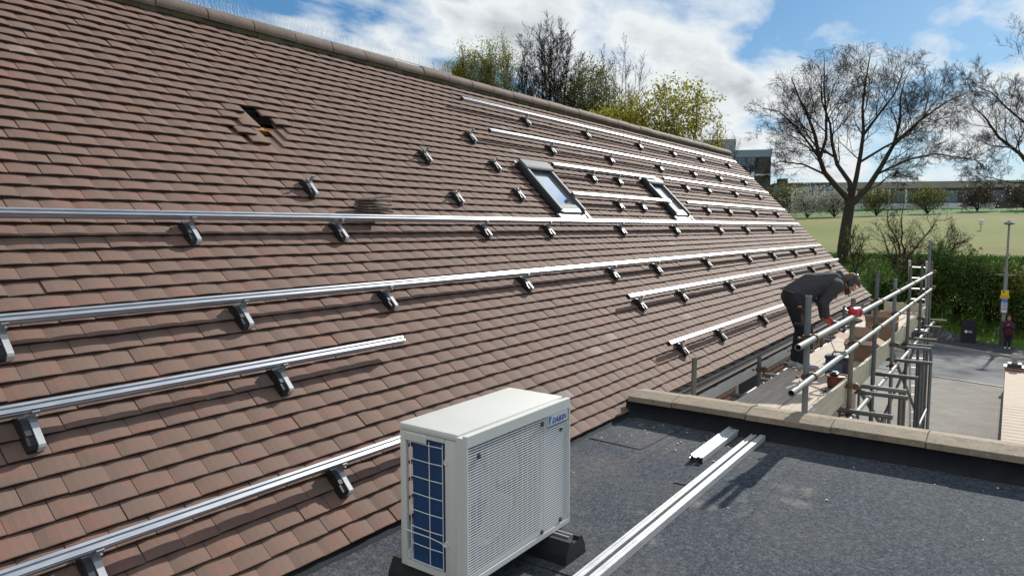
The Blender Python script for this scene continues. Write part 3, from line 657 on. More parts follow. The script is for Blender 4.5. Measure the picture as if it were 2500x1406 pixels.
for k in range(13): x = 2.22 + k * .043; gd.tube([(x, FY + .028, FZ0 + .04), (x, FY + .028, FZ1 - .06)], .0014, 5)
gd.build('fan_guard', M_skyf if False else mat('guard_wire', (.45, .46, .46), .5), ac)
em = MB(); em.add([(2.794, FY - .0005, -.915), (2.818, FY - .0005, -.915), (2.796, FY - .0005, -.958)], [(0, 1, 2)]); em.build('emblem_light', M_cyan, front)
em = MB(); em.add([(2.788, FY - .001, -.915), (2.7935, FY - .001, -.915), (2.7945, FY - .001, -.957), (2.789, FY - .001, -.945)], [(0, 1, 2, 3)]); em.build('emblem_dark', M_blue, front)
tcu = bpy.data.curves.new('logo', 'FONT'); tcu.body = 'DAIKIN'; tcu.size = .040; tcu.extrude = .0006; tcu.offset = .0005; tcu.shear = .16; tcu.space_character = 1.02
tmp = bpy.data.objects.new('tmp', tcu); COL.objects.link(tmp); dg = bpy.context.evaluated_depsgraph_get()
me = bpy.data.meshes.new_from_object(tmp.evaluated_get(dg)); bpy.data.objects.remove(tmp)
wdt = max(v.co.x for v in me.vertices); k = .132 / wdt
mb = MB(); mb.add([(2.821 + v.co.x * k, FY - .0005 - v.co.z, -.953 + v.co.y * 1.0) for v in me.vertices], [tuple(p.vertices) for p in me.polygons]); mb.build('brand_lettering', M_blue, front)
# rubber blocks the unit stands on
def block(x, lab):
    e = empty('support_block', (x, 1.97, ZR + .003), lab, 'support block', 'rubber blocks under the air conditioning unit')
    mb = MB(); y0, y1, zb = 1.668, 2.27, ZR + .008
    mb.prism([(-.095, 0), (.095, 0), (.088, .045), (.058, .104), (.030, .104), (.030, .090), (-.030, .090), (-.030, .104), (-.058, .104), (-.088, .045)], lambda t, u, v: Vector((x + u, t, zb + v)), y0, y1)
    mb.build('rubber_body', M_rubber, e)
    MB().prism([(-.022, .0905), (.022, .0905), (.022, .112), (.012, .112), (.012, .096), (-.012, .096), (-.012, .112), (-.022, .112)], lambda t, u, v: Vector((x + u, t, zb + v)), y0 + .03, y1 - .03).build('channel_rail', M_steel, e)
    b = MB(); b.tube([(x, 1.80, zb + .097), (x, 1.80, zb + .125)], .008, 6); b.build('bolt', M_steel, e)
block(2.86, 'black rubber support block under the logo end of the air conditioning unit')
block(2.27, 'black rubber support block under the blue coil end of the air conditioning unit')

# ---------------------------------------------------------------- loose rails lying on the felt
M_alu2 = mat('pale_aluminium', (.74, .74, .73), .5, .45, col2=(.62, .62, .61), scale=14, rvar=.1)  # paler, less metallic aluminium for the loose rails
def loose_rail(p0, p1, rot, lab, cut=True):
    p0, p1 = Vector(p0), Vector(p1); d = (p1 - p0).normalized(); sd = Vector((d.y, -d.x, 0)); c, s = math.cos(R(rot)), math.sin(R(rot))
    def fn(t, u, v):
        u -= .02; v -= .02; U, V = u * c - v * s, u * s + v * c
        return p0 + d * t + sd * U + Vector((0, 0, V + .02 * (abs(c) + abs(s))))
    L = (p1 - p0).length; mb = MB(); q = RAIL_P
    inn = [(.003, .003), (.037, .003), (.037, .011), (.033, .013), (.033, .021), (.037, .023), (.037, .028), (.003, .026)]
    mb.prism(q, fn, 0, L, cap=False); o = mb.build('loose_rail', M_alu2, origin=p0)
    tag(o, lab, 'rail', 'loose aluminium rails lying on the flat roof')
    # end faces: flat black sheets painting in the shade of the hollow
    for t in (0.0005, L - .0005):
        MB().add([fn(t, *a) for a in q], [tuple(range(len(q)))]).build('end_shade_face', M_black, o)
    return o
z = ZR + .005
loose_rail((2.2, 1.479, z), (5.375, 1.489, z), 90, 'long loose aluminium rail lying on the felt, plain side up, farther from the cut offcuts')
loose_rail((2.2, 1.540, z), (5.35, 1.550, z), 0, 'long loose aluminium rail lying grooved side up against its plain long neighbour')
loose_rail((4.585, 1.690, z), (5.41, 1.702, z), 90, 'short aluminium offcut lying flat on the felt next to a tilted offcut')
loose_rail((4.575, 1.742, z), (5.46, 1.755, z), 65, 'short aluminium offcut tilted on its edge against the flat offcut')

# ---------------------------------------------------------------- scaffold
YO, YI, YF = 1.29, 2.36, .93
TR_ = .0242
sc_ = empty('scaffold', (10.5, 1.8, -5.1), 'tube scaffold with boarded deck and double guard rails along the eaves', 'scaffold')
def tubep(name, p0, p1, m=M_tubeg, parent=None, r=TR_):
    mb = MB(); mb.pipe(p0, p1, r, r - .004, 14); return mb.build(name, m, parent or sc_, smooth=True)
POST = [(5.81, -.535, 'g'), (7.74, -.715, 'g'), (9.23, -.51, 'g'), (10.85, -.70, 'g'), (12.54, -.60, 'g'), (14.28, -.67, 'g'), (15.50, -.24, 'g'), (16.05, -.66, 'g')]
M_t2 = [mat('tube_%s' % 'abc'[i], c, .6, .35, col2=tuple(x * .7 for x in c), scale=5, bump=.1, bscale=50, rvar=.2) for i, c in enumerate(((.22, .25, .265), (.17, .17, .15), (.13, .15, .155)))]
for i, (x, zt, _) in enumerate(POST): tubep('standard', (x, YO, zg(x)), (x, YO, zt), M_t2[i % 3])
for i, (x, zt) in enumerate(((6.20, -1.21), (8.28, -1.51), (9.85, -1.62), (11.6, -1.6), (13.30, -1.37), (15.2, -1.5))): tubep('standard', (x, YI, zg(x)), (x, YI, zt), M_t2[(i + 1) % 3])
for x0, x1, y, z in ((5.30, 10.3, YO - .052, -.872), (10.32, 15.6, YO - .052, -.872), (5.15, 9.9, YO - .052, -1.182), (9.92, 15.6, YO - .052, -1.182)): tubep('guard_rail', (x0, y, z), (x1, y, z), M_tubel)
LZ = -1.915
tubep('ledger', (5.75, YO - .052, LZ), (16.6, YO - .052, LZ), M_tubel); tubep('ledger', (5.75, YI + .052, LZ), (16.6, YI + .052, LZ), M_tubeg)
tubep('ledger', (5.75, YO - .052, -3.6), (16.6, YO - .052, -3.6), M_tubeg)
TZ = -1.862
for i, (x, y) in enumerate(((6.35, .93), (7.66, .88), (8.63, .85), (8.97, .90), (9.85, .87), (11.05, .82), (12.35, .94), (12.63, .93), (13.38, .95), (14.30, 1.15), (15.17, 1.01), (16.3, 1.0))):
    tubep('transom', (x, y, TZ), (x, YI + .12, TZ), M_t2[(i * 2) % 3])
for i, x in enumerate((7.72, 9.03, 11.11, 12.69)): tubep('standard', (x, .965, zg(x)), (x, .965, TZ - .03), M_t2[i % 3])
tubep('brace', (8.45, YO + .05, -1.75), (12.0, YO + .05, -3.36), M_tubeg); tubep('brace', (11.3, YO + .05, -1.8), (18.1, YO + .05, -4.9), M_tubeg); tubep('brace', (15.5, YO + .05, -2.0), (13.6, YI - .05, -5.1), M_tubeg)
def coupler(x, y, z):
    mb = MB(); mb.lathe((x, y, z - .022), [(.0245, 0), (.034, 0), (.036, .01), (.036, .034), (.034, .044), (.0245, .044)], 12)
    mb.lathe((x + .022, y - .052, z), [(.0245, -.022), (.034, -.022), (.034, .022), (.0245, .022)], 12, Matrix.Rotation(R(90), 4, 'Y'))
    mb.tube([(x - .03, y + .03, z), (x - .085, y + .045, z + .004)], .007, 6); mb.tube([(x + .03, y + .03, z - .004), (x + .085, y + .02, z - .008)], .007, 6)
    mb.lathe((x - .085, y + .045, z + .004), [(.013, -.008), (.013, .008)], 6, Matrix.Rotation(R(90), 4, 'Y')); mb.lathe((x + .078, y + .022, z - .008), [(.012, -.008), (.012, .008)], 6, Matrix.Rotation(R(90), 4, 'Y'))
    mb.box((x - .03, y - .03, z + .03), (.05, .02, .012))
    mb.build('coupler', M_rust, sc_)
for i, (x, zt, _) in enumerate(POST):
    coupler(x, YO, -.872); coupler(x, YO, -1.182); coupler(x, YO, LZ + .0)
    if i in (1, 3, 5): coupler(x, YO, -1.62)
for x in (6.20, 8.28, 9.85, 13.30): coupler(x, YI, LZ + .25)
# deck boards (225 mm wide), staggered ends
DZ = -1.80
r_ = random.Random(21); bw = .222
for k in range(4):
    y0 = 1.372 + k * .2285; x = 5.76 + r_.uniform(-.03, .05); seg = [3.9, 3.9, 3.9]
    if k % 2: seg = [2.2, 3.9, 3.9, 1.6]
    for j, ln in enumerate(seg):
        x1 = min(x + ln - .006, 16.9 + r_.uniform(-.1, .1))
        if x1 - x < .2: break
        MB().bbox((x, y0, DZ - .038 + r_.uniform(-.002, .002)), (x1, y0 + bw, DZ + r_.uniform(-.002, .003)), .003).build('deck_board', M_board, sc_)
        x += ln
for x0, x1, dz, dy in ((5.85, 8.98, .008, 0), (8.75, 12.6, .012, .040), (12.35, 16.4, .02, 0)):
    MB().bbox((x0, 1.328 - dy * .0 + (.0 if not dy else -.0), DZ + dz), (x1, 1.366, DZ + dz + .222), .003).build('toe_board', M_toe, sc_) if not dy else MB().bbox((x0 + .26, 1.327, DZ + dz), (x1 - .27, 1.365, DZ + dz + .222), .003).build('toe_board', M_toe, sc_)
MB().bbox((16.82, 1.34, DZ + .01), (16.86, 2.2, DZ + .21), .003).build('toe_board', M_toe, sc_)
# ladder leaning on the far end
ld = empty('ladder', (21.35, 1.85, zg(21.35)), 'aluminium ladder leaning up to the far end of the scaffold', 'ladder')
M_lad = mat('ladder_aluminium', (.62, .63, .60), .45, .6)
def lp(a, t): b0, t0, b1, t1 = Vector((20.3, 1.93, zg(20.3))), Vector((18.0, 1.88, -.74)), Vector((20.5, 1.64, zg(20.5))), Vector((18.2, 1.56, -.76)); return (b0.lerp(t0, t)).lerp(b1.lerp(t1, t), a)
for a in (0, 1): MB().tube([lp(a, 0), lp(a, 1)], .028, 8).build('stile', M_lad, ld)
for k in range(17): t = (k + .6) / 17.2; MB().tube([lp(0.02, t), lp(.98, t)], .015, 8).build('rung', M_lad, ld)

# ---------------------------------------------------------------- things on the deck
def card_box(x0, x1, y0, y1, h, name_lab, flaps, rz=0):
    e = empty('cardboard_box', ((x0 + x1) / 2, (y0 + y1) / 2, DZ + .003), name_lab, 'cardboard box', 'cardboard boxes on the scaffold deck')
    z0, z1 = DZ + .004, DZ + h; t = .006; mb = MB()
    mb.bbox((x0, y0, z0), (x1, y0 + t, z1)); mb.bbox((x0, y1 - t, z0), (x1, y1, z1)); mb.bbox((x0, y0 + t, z0), (x0 + t, y1 - t, z1)); mb.bbox((x1 - t, y0 + t, z0), (x1, y1 - t, z1)); mb.bbox((x0 + t, y0 + t, z0), (x1 - t, y1 - t, z0 + t))
    mb.build('box_body', M_card, e)
    for sd, ang, ln in flaps:
        a = R(ang); f = MB(); c, s = math.cos(a) * ln, math.sin(a) * ln; zz_ = z1 + .001
        if sd == 'y0': v = [(x0, y0, zz_), (x1, y0, zz_), (x1, y0 - c, zz_ + s), (x0, y0 - c, zz_ + s)]; o_ = (0, t, 0)
        if sd == 'y1': v = [(x0, y1, zz_), (x1, y1, zz_), (x1, y1 + c, zz_ + s), (x0, y1 + c, zz_ + s)]; o_ = (0, -t, 0)
        if sd == 'x0': v = [(x0, y0, zz_), (x0, y1, zz_), (x0 - c, y1, zz_ + s), (x0 - c, y0, zz_ + s)]; o_ = (t, 0, 0)
        if sd == 'x1': v = [(x1, y0, zz_), (x1, y1, zz_), (x1 + c, y1, zz_ + s), (x1 + c, y0, zz_ + s)]; o_ = (-t, 0, 0)
        v2 = [Vector(p) + Vector(o_) for p in v]; f.add(v + v2, [(0, 1, 2, 3), (7, 6, 5, 4), (0, 1, 5, 4), (1, 2, 6, 5), (2, 3, 7, 6), (3, 0, 4, 7)]); f.build('flap', M_card, e)
card_box(10.30, 10.72, 1.45, 1.80, .28, 'open cardboard box nearest to the dark tool case on the deck', (('x0', -25, .10), ('y1', 15, .15), ('x1', 62, .14), ('y0', -30, .14)))
card_box(12.3, 12.8, 1.45, 1.86, .30, 'larger open cardboard box farther along the deck with raised flaps', (('x0', 40, .16), ('y0', 35, .16), ('x1', 70, .14), ('y1', 20, .16)))
M_case = mat('navy_plastic', (.020, .030, .055), .45, col2=(.03, .042, .07), scale=9)
M_case2 = mat('slate_plastic', (.08, .115, .17), .45)
ce = empty('tool_case', (9.18, 1.64, DZ + .003), 'dark navy plastic tool case standing on the deck beside the red tub', 'tool case')
MB().bbox((9.08, 1.52, DZ + .004), (9.26, 1.80, DZ + .205), .012).build('case_body', M_case, ce, smooth=True)
MB().bbox((9.07, 1.51, DZ + .206), (9.27, 1.81, DZ + .245), .012).build('lid', M_case, ce, smooth=True)
MB().bbox((9.068, 1.60, DZ + .05), (9.079, 1.75, DZ + .16), .003).build('front_plate', M_case2, ce)
MB().tube([(9.17, 1.58, DZ + .246), (9.17, 1.60, DZ + .285), (9.17, 1.72, DZ + .285), (9.17, 1.74, DZ + .246)], .009, 8).build('handle', M_black, ce)
M_tub = mat('rust_red_plastic', (.20, .055, .03), .55, col2=(.14, .04, .025), scale=8)
te = empty('extension_reel', (8.42, 1.53, DZ + .003), 'rust red round cable reel on the deck against the toe board', 'cable reel')
MB().lathe((8.42, 1.53, DZ + .004), [(.09, 0), (.105, .01), (.112, .12), (.118, .125), (.118, .14), (.105, .14), (.10, .125), (.04, .125)], 24).build('reel_body', M_tub, te, smooth=True)
MB().lathe((8.42, 1.53, DZ + .126), [(.098, 0), (.098, .004)], 20).build('reel_top', mat('pale_pink_plastic', (.52, .36, .30), .6), te)
MB().tube([(8.33, 1.60, DZ + .01), (8.31, 1.61, DZ + .07), (8.32, 1.60, DZ + .13)], .008, 8).build('reel_frame', M_black, te)
be = empty('battery_pack', (8.40, 1.56, DZ + .134), 'small black battery pack lying on top of the red cable reel', 'battery')
MB().bbox((8.34, 1.52, DZ + .135), (8.46, 1.60, DZ + .175), .008).build('pack_body', M_black, be, smooth=True)
MB().bbox((8.36, 1.535, DZ + .176), (8.44, 1.585, DZ + .19), .004).build('pack_slide', M_case2, be)
def cable(name, pts, r, lab, m):
    P = [Vector(p) for p in pts]; out = []
    for i in range(len(P) - 1):
        p0, p1, p2, p3 = P[max(i - 1, 0)], P[i], P[i + 1], P[min(i + 2, len(P) - 1)]
        for k in range(8):
            t = k / 8; out.append(.5 * ((2 * p1) + (p2 - p0) * t + (2 * p0 - 5 * p1 + 4 * p2 - p3) * t * t + (3 * p1 - p0 - 3 * p2 + p3) * t ** 3))
    out.append(P[-1]); return tag(MB().tube(out, r, 6).build(name, m, origin=pts[0], smooth='all'), lab, 'cable')
M_cab = mat('brown_cable', (.06, .045, .035), .6)
zc = DZ + .008
cable('cable', [(5.85, 1.84, zc), (6.3, 1.78, zc), (6.7, 1.66, zc), (7.1, 1.50, zc), (7.35, 1.46, zc + .02), (7.2, 1.52, zc + .05), (7.6, 1.56, zc), (8.0, 1.62, zc), (8.25, 1.56, zc + .02)], .006, 'brown cable lying along the deck boards to the red reel', M_cab)
cable('cable', [(8.28, 1.58, zc + .03), (8.15, 1.68, zc), (7.95, 1.72, zc), (7.9, 1.60, zc), (8.1, 1.58, zc), (8.3, 1.75, zc), (8.5, 1.95, zc), (9.0, 1.98, zc), (9.6, 1.86, zc), (9.75, 1.80, zc + .12), (9.66, 1.86, zc + .35), (9.54, 1.88, -1.13)], .005, 'thin dark cable rising from the deck to the grinder in the hands of the worker', M_black)
M_red = mat('red_plastic', (.55, .02, .025), .35)
def ear_defender(c, lab, m, ax, pads=True):
    e = empty('ear_defenders', c, lab, 'ear defenders'); c = Vector(c)
    for sgn in (-1, 1):
        rot = ax @ Matrix.Rotation(R(90 * sgn), 4, 'X')
        mb = MB(); mb.lathe(c + ax.to_3x3() @ Vector((0, -sgn * .018, 0)), [(.052, 0), (.055, .012), (.048, .045), (.025, .058), (.0, .060)], 18, rot); cu_ = mb.build('ear_cup', m, e, smooth=True)
        mb = MB(); mb.lathe(c + ax.to_3x3() @ Vector((0, -sgn * .018, 0)), [(.040, -.014), (.052, -.014), (.052, 0), (.04, 0)], 18, rot); mb.build('cushion', M_black, cu_, smooth=True)
    pts = [c + ax.to_3x3() @ Vector((.0, .075 * math.cos(R(a)), .10 * math.sin(R(a)))) for a in range(0, 181, 15)]
    MB().tube(pts, .008, 6).build('headband', M_black, e); return e
ear_defender((7.55, 1.235, -.835), 'red ear defenders hanging on the top guard rail of the scaffold', M_red, Matrix.Rotation(R(75), 4, 'Z') @ Matrix.Rotation(R(75), 4, 'Y'))
# ---------------------------------------------------------------- people
def blob(name, caps, ells, m, parent, voxel=.014, it=5):
    mb = MB()
    for p0, p1, r0, r1 in caps:
        p0, p1 = Vector(p0), Vector(p1); mb.tube([p0, p0.lerp(p1, .5), p1], [r0, (r0 + r1) / 2, r1], 12)
        for p, r in ((p0, r0), (p1, r1)): mb.lathe(p, [(r * math.sin(math.pi * k / 7) + 1e-4, -r * math.cos(math.pi * k / 7)) for k in range(8)], 12)
    for c, rad, rot in ells:
        c = Vector(c); n = 14; vs = [c + (rot or Matrix.Identity(3)) @ Vector((rad[0] * math.sin(math.pi * i / 9) * math.cos(2 * math.pi * k / n), rad[1] * math.sin(math.pi * i / 9) * math.sin(2 * math.pi * k / n), rad[2] * math.cos(math.pi * i / 9))) if 0 < i < 9 else c + (rot or Matrix.Identity(3)) @ Vector((1e-4 * math.cos(2 * math.pi * k / n), 1e-4 * math.sin(2 * math.pi * k / n), rad[2] * (1 if i == 0 else -1))) for i in range(10) for k in range(n)]
        mb.add(vs, [(i * n + k, i * n + (k + 1) % n, (i + 1) * n + (k + 1) % n, (i + 1) * n + k) for i in range(9) for k in range(n)] + [tuple(range(n)), tuple(range(9 * n, 10 * n))])
    o = mb.build('tmp', m); off = Vector(o.location)
    md = o.modifiers.new('r', 'REMESH'); md.mode = 'VOXEL'; md.voxel_size = voxel
    sm = o.modifiers.new('s', 'SMOOTH'); sm.iterations = it; sm.factor = .5
    dg = bpy.context.evaluated_depsgraph_get(); me = bpy.data.meshes.new_from_object(o.evaluated_get(dg)); bpy.data.objects.remove(o)
    r0 = root_loc(parent)
    for v in me.vertices: v.co -= r0
    me.polygons.foreach_set('use_smooth', [True] * len(me.polygons)); me.materials.clear(); me.materials.append(m); me.name = name
    c = bpy.data.objects.new(name, me); COL.objects.link(c); c.parent = parent; return c
M_skin = mat('skin', (.50, .28, .20), .55, col2=(.44, .23, .16), scale=20)
M_hood = mat('charcoal_fleece', (.040, .042, .050), .95, col2=(.065, .066, .075), scale=5, bump=1.0, bscale=13)
M_trs = mat('black_trousers', (.012, .014, .022), .85, col2=(.02, .022, .032), scale=5, bump=1.0, bscale=12)
M_shoe = mat('pale_shoe', (.42, .44, .46), .7, col2=(.34, .36, .38), scale=12)
M_hair = mat('brown_hair', (.09, .05, .03), .7, col2=(.15, .09, .05), scale=40, bump=.6, bscale=90)
wk = empty('person', (9.30, 2.12, DZ), 'worker in charcoal hoodie, black trousers and red glove bending over on the scaffold deck', 'person')
F_ = Vector((.45, -.89, 0)).normalized(); RI = Vector((F_.y, -F_.x, 0)); UP = Vector((0, 0, 1))
hipm, shm = Vector((9.26, 2.235, -.875)), Vector((9.50, 1.83, -.705))
mid = Vector((9.36, 2.06, -.735)); hr, hl = hipm + RI * .095 - UP * .02, hipm - RI * .095 - UP * .02
kr, kl = Vector((9.20, 2.055, -1.30)), Vector((9.42, 2.17, -1.30)); ar, al = Vector((9.21, 2.08, -1.70)), Vector((9.36, 2.215, -1.70))
sr, sl2 = shm + RI * .185 - UP * .02, shm - RI * .185 - UP * .02
er, el = Vector((9.29, 1.885, -.925)), Vector((9.64, 1.985, -.93)); wr, wl2 = Vector((9.40, 1.865, -1.125)), Vector((9.53, 1.935, -1.155))
nk, hd = Vector((9.575, 1.755, -.665)), Vector((9.635, 1.665, -.695))
fd = (F_ * .70 - UP * .72).normalized(); hu = (F_ * .72 + UP * .70).normalized()      # face and crown directions
hrot = Matrix((RI, fd, hu)).transposed()
def HP(a, b_, c): return hd + RI * a + fd * b_ + hu * c
def hand(c, d, side, dwn):       # palm and five bent fingers: capsules
    caps = [(c, c + d * .075, .026, .030), (c + side * .02, c + d * .075 + side * .022, .02, .02), (c - side * .02, c + d * .075 - side * .022, .02, .02)]
    for i, (o_, ln) in enumerate(((-.030, .062), (-.010, .075), (.011, .070), (.031, .055))):
        p = c + d * .080 + side * o_; q = p + d * ln * .5 + dwn * ln * .30; r = q + dwn * ln * .6 + d * ln * .05
        caps += [(p, q, .0095, .0085), (q, r, .0085, .007)]
    p = c + d * .03 - side * .03; q = p + d * .03 - side * .025 + dwn * .01; caps += [(p, q, .012, .010), (q, q + d * .03 + dwn * .012, .010, .008)]
    return caps
dR = (Vector((9.50, 1.83, -1.19)) - wr).normalized(); dL = (Vector((9.47, 1.84, -1.20)) - wl2).normalized()
hl_caps = hand(wl2, dL, F_.cross(dL).normalized() if False else RI, -UP)
body = blob('body', [(hipm, mid, .12, .12), (mid, shm, .12, .12), (hr, kr, .075, .05), (kr, ar, .05, .038), (hl, kl, .075, .05), (kl, al, .05, .038),
    (shm, sr, .08, .05), (shm, sl2, .08, .05), (sr, er, .045, .038), (er, wr, .036, .026), (sl2, el, .045, .038), (el, wl2, .036, .026), (shm, nk, .07, .058), (nk, hd, .055, .06),
    (HP(0, .085, -.005), HP(0, .112, -.025), .012, .016), (HP(0, .04, -.09), HP(0, .075, -.095), .045, .03), (HP(.078, .0, -.01), HP(.084, -.005, .02), .012, .012), (HP(-.078, .0, -.01), HP(-.084, -.005, .02), .012, .012)] + hl_caps,
    [(hd, (.076, .097, .115), hrot)], M_skin, wk, .009, 3)
hood = blob('hoodie', [(hipm + UP * .03, mid, .150, .165), (mid, shm, .165, .150), (shm, sr, .13, .082), (shm, sl2, .13, .082), (sr, er, .080, .064), (er, er.lerp(wr, .93), .062, .044), (sl2, el, .080, .064), (el, el.lerp(wl2, .93), .062, .044),
    (shm, nk - F_ * .01, .11, .085), (hipm + UP * .03 + RI * .06, mid + RI * .05, .11, .12), (hipm + UP * .03 - RI * .06, mid - RI * .05, .11, .12)], [], M_hood, wk, .012, 4)
blob('hood', [(nk + UP * .050 + RI * .045 - F_ * .01, nk + UP * .075 - F_ * .02, .040, .055), (nk + UP * .075 - F_ * .02, nk + UP * .050 - RI * .045 - F_ * .01, .055, .04), (nk + RI * .075 - UP * .005, nk + UP * .050 + RI * .05, .034, .040), (nk - RI * .075 - UP * .005, nk + UP * .050 - RI * .05, .034, .040), (nk + RI * .055 - UP * .065 + F_ * .02, nk + RI * .075 - UP * .005, .028, .034)], [], M_hood, wk, .010, 4)
tr = blob('trousers', [(hipm + UP * .02, hipm - UP * .02, .142, .148), (hr, kr, .115, .082), (kr, ar + UP * .02, .080, .066), (hl, kl, .115, .082), (kl, al + UP * .02, .080, .066), (hipm - F_ * .05 + RI * .06, hr, .10, .11), (hipm - F_ * .05 - RI * .06, hl, .10, .11)], [], M_trs, wk, .012, 4)
MB().box(hipm + RI * .238 - UP * .10 + F_ * .02, (.004, .045, .018), Matrix.Rotation(R(26), 3, 'Z')).build('pocket_badge', mat('orange_badge', (.6, .24, .03), .6), tr)
bl_ = MB(); hb = hipm + UP * .045
bl_.tube([hb + (RI * math.cos(a) + F_ * math.sin(a)) * .158 - F_.cross(RI) * 0 - UP * (.06 * math.sin(a)) for a in [2 * math.pi * k / 20 for k in range(21)]], .014, 6); bl_.build('belt', M_rust, wk)
for a, f_ in ((ar, Vector((.55, -.83, 0)).normalized()), (al, Vector((.35, -.93, 0)).normalized())):
    b0 = Vector((a.x, a.y, DZ + .012)); blob('shoe', [(b0 - f_ * .05 + UP * .035, b0 + f_ * .14 + UP * .028, .042, .036), (b0 - f_ * .05 + UP * .03, a - UP * .01, .045, .05), (b0 + f_ * .14 + UP * .028, b0 + f_ * .17 + UP * .024, .036, .030)], [], M_shoe, wk, .010, 3)
blob('hair', [(HP(0, -.02, .055), HP(0, .03, .075), .078, .062), (HP(0, -.05, .0), HP(0, -.02, .055), .078, .078), (HP(.035, .03, .07), HP(-.035, .05, .075), .045, .04), (HP(0, .07, .075), HP(.01, .11, .06), .035, .018), (HP(0, -.06, -.05), HP(0, -.05, .0), .055, .075)], [], M_hair, wk, .009, 1)
blob('beard', [(HP(0, .07, -.098), HP(0, .088, -.085), .036, .03), (HP(.04, .04, -.08), HP(0, .075, -.10), .028, .034), (HP(-.04, .04, -.08), HP(0, .075, -.10), .028, .034)], [], M_hair, wk, .008, 2)
ee = MB()
for s in (-1, 1): ee.lathe(HP(.030 * s, .089, .012), [(.001, -.008), (.008, -.004), (.008, .004), (.001, .008)], 8)
ee.build('eyes', M_dark, wk)
gl = blob('glove', hand(wr, dR, RI, (-UP + F_ * .2).normalized()) + [(er.lerp(wr, .80), wr, .040, .036), (wr, wr + dR * .09, .040, .040)], [], M_red, wk, .0065, 2)
eu = MB()
for s in (-1, 1):
    ax_ = Matrix((fd, hu, RI * s)).transposed(); eu.lathe(HP(.072 * s, -.005, .0), [(.034, 0), (.046, .006), (.046, .022), (.038, .045), (.0005, .052)], 16, ax_.to_4x4())
eu.tube([HP(.10 * math.cos(R(a)), -.01, .02 + .122 * math.sin(R(a))) for a in range(0, 181, 15)], .009, 6)
eu.build('ear_muffs', M_case, wk, smooth=True)
cord = MB()
for s in (0, 1): p = nk - UP * (.07) + F_ * (.05 + .03 * s) + RI * .06; cord.tube([p, p - UP * .06 + F_ * .005, p - UP * .12], .006, 6)
cord.build('hood_cord', M_dark, wk)
# angle grinder in his hands
ge = empty('angle_grinder', (9.50, 1.84, -1.215), 'small grey angle grinder held in the gloved hand of the worker', 'power tool')
g0 = Vector((9.47, 1.88, -1.185)); g1 = g0 + Vector((.10, -.20, -.045))
MB().tube([g0, g0.lerp(g1, .3), g0.lerp(g1, .55), g0.lerp(g1, .8), g1], [.026, .030, .026, .034, .030], 12).build('grinder_body', M_flash, ge, smooth=True)
MB().tube([g1 + Vector((0, 0, -.012)), g1 + Vector((0, 0, -.052))], [.03, .022], 12).build('gear_head', M_steel, ge, smooth=True)
MB().lathe(g1 + Vector((0, 0, -.060)), [(.058, 0), (.058, .004)], 20).build('disc', M_dark, ge)
# cordless drill hanging at the hip
de = empty('cordless_drill', (9.12, 2.12, -1.06), 'black cordless drill hanging upside down at the hip of the worker', 'power tool')
dc = Vector((9.105, 2.095, -1.04)); MB().bbox(dc + Vector((-.035, -.05, .0)), dc + Vector((.035, .05, .055)), .008).bbox(dc + Vector((-.028, -.044, -.022)), dc + Vector((.028, .044, -.001)), .006).build('battery', M_black, de, smooth=True)
MB().tube([dc + Vector((0, 0, -.02)), dc + Vector((0, -.01, -.14))], [.022, .020], 10).build('grip', M_flash, de, smooth=True)
MB().tube([dc + Vector((.0, .09, -.165)), dc + Vector((0, .07, -.165)), dc + Vector((0, -.06, -.165)), dc + Vector((0, -.10, -.165)), dc + Vector((0, -.16, -.165))], [.024, .034, .034, .024, .018], 12).build('motor_housing', M_black, de, smooth=True)
MB().tube([dc + Vector((0, -.16, -.165)), dc + Vector((0, -.22, -.165))], .005, 6).build('bit', M_steel, de)

# waiting person by the bus stop
pz = zg(43.2) + .12; wp = empty('person', (43.2, -.02, pz), 'person in a maroon coat and black trousers waiting beside the bus stop post', 'person')
M_coat = mat('maroon_coat', (.055, .008, .022), .85, col2=(.08, .012, .03), scale=6)
def V3(x, y, z): return Vector((43.2 + x, -.02 + y, pz + z))
blob('body', [(V3(0, 0, .85), V3(0, 0, 1.30), .12, .13), (V3(0, .08, .82), V3(0, .08, .1), .07, .045), (V3(0, -.08, .82), V3(0, -.08, .1), .07, .045), (V3(0, 0, 1.3), V3(-.02, 0, 1.47), .07, .055), (V3(0, .16, 1.28), V3(-.06, .2, 1.02), .05, .04), (V3(-.06, .2, 1.02), V3(-.2, .06, 1.2), .04, .03), (V3(0, -.16, 1.28), V3(-.06, -.2, 1.02), .05, .04), (V3(-.06, -.2, 1.02), V3(-.2, -.04, 1.22), .04, .03), (V3(-.2, .06, 1.2), V3(-.24, .02, 1.26), .03, .02), (V3(-.2, -.04, 1.22), V3(-.24, 0, 1.28), .03, .02)], [(V3(-.03, 0, 1.55), (.09, .075, .115), None)], M_skin, wp, .018, 3)
blob('coat', [(V3(0, 0, .78), V3(0, 0, 1.30), .20, .18), (V3(0, .16, 1.28), V3(-.06, .22, 1.02), .085, .07), (V3(-.06, .22, 1.02), V3(-.18, .07, 1.18), .07, .05), (V3(0, -.16, 1.28), V3(-.06, -.22, 1.02), .085, .07), (V3(-.06, -.22, 1.02), V3(-.18, -.05, 1.2), .07, .05), (V3(0, .12, .78), V3(0, .12, 1.25), .12, .12), (V3(0, -.12, .78), V3(0, -.12, 1.25), .12, .12)], [], M_coat, wp, .022, 4)
blob('trousers', [(V3(0, .09, .80), V3(0, .085, .12), .095, .065), (V3(0, -.09, .80), V3(0, -.085, .12), .095, .065)], [], M_trs, wp, .02, 3)
for s in (-1, 1): blob('shoe', [(V3(.02, .085 * s, .05), V3(-.14, .09 * s, .045), .05, .04)], [], M_white, wp, .018, 2)
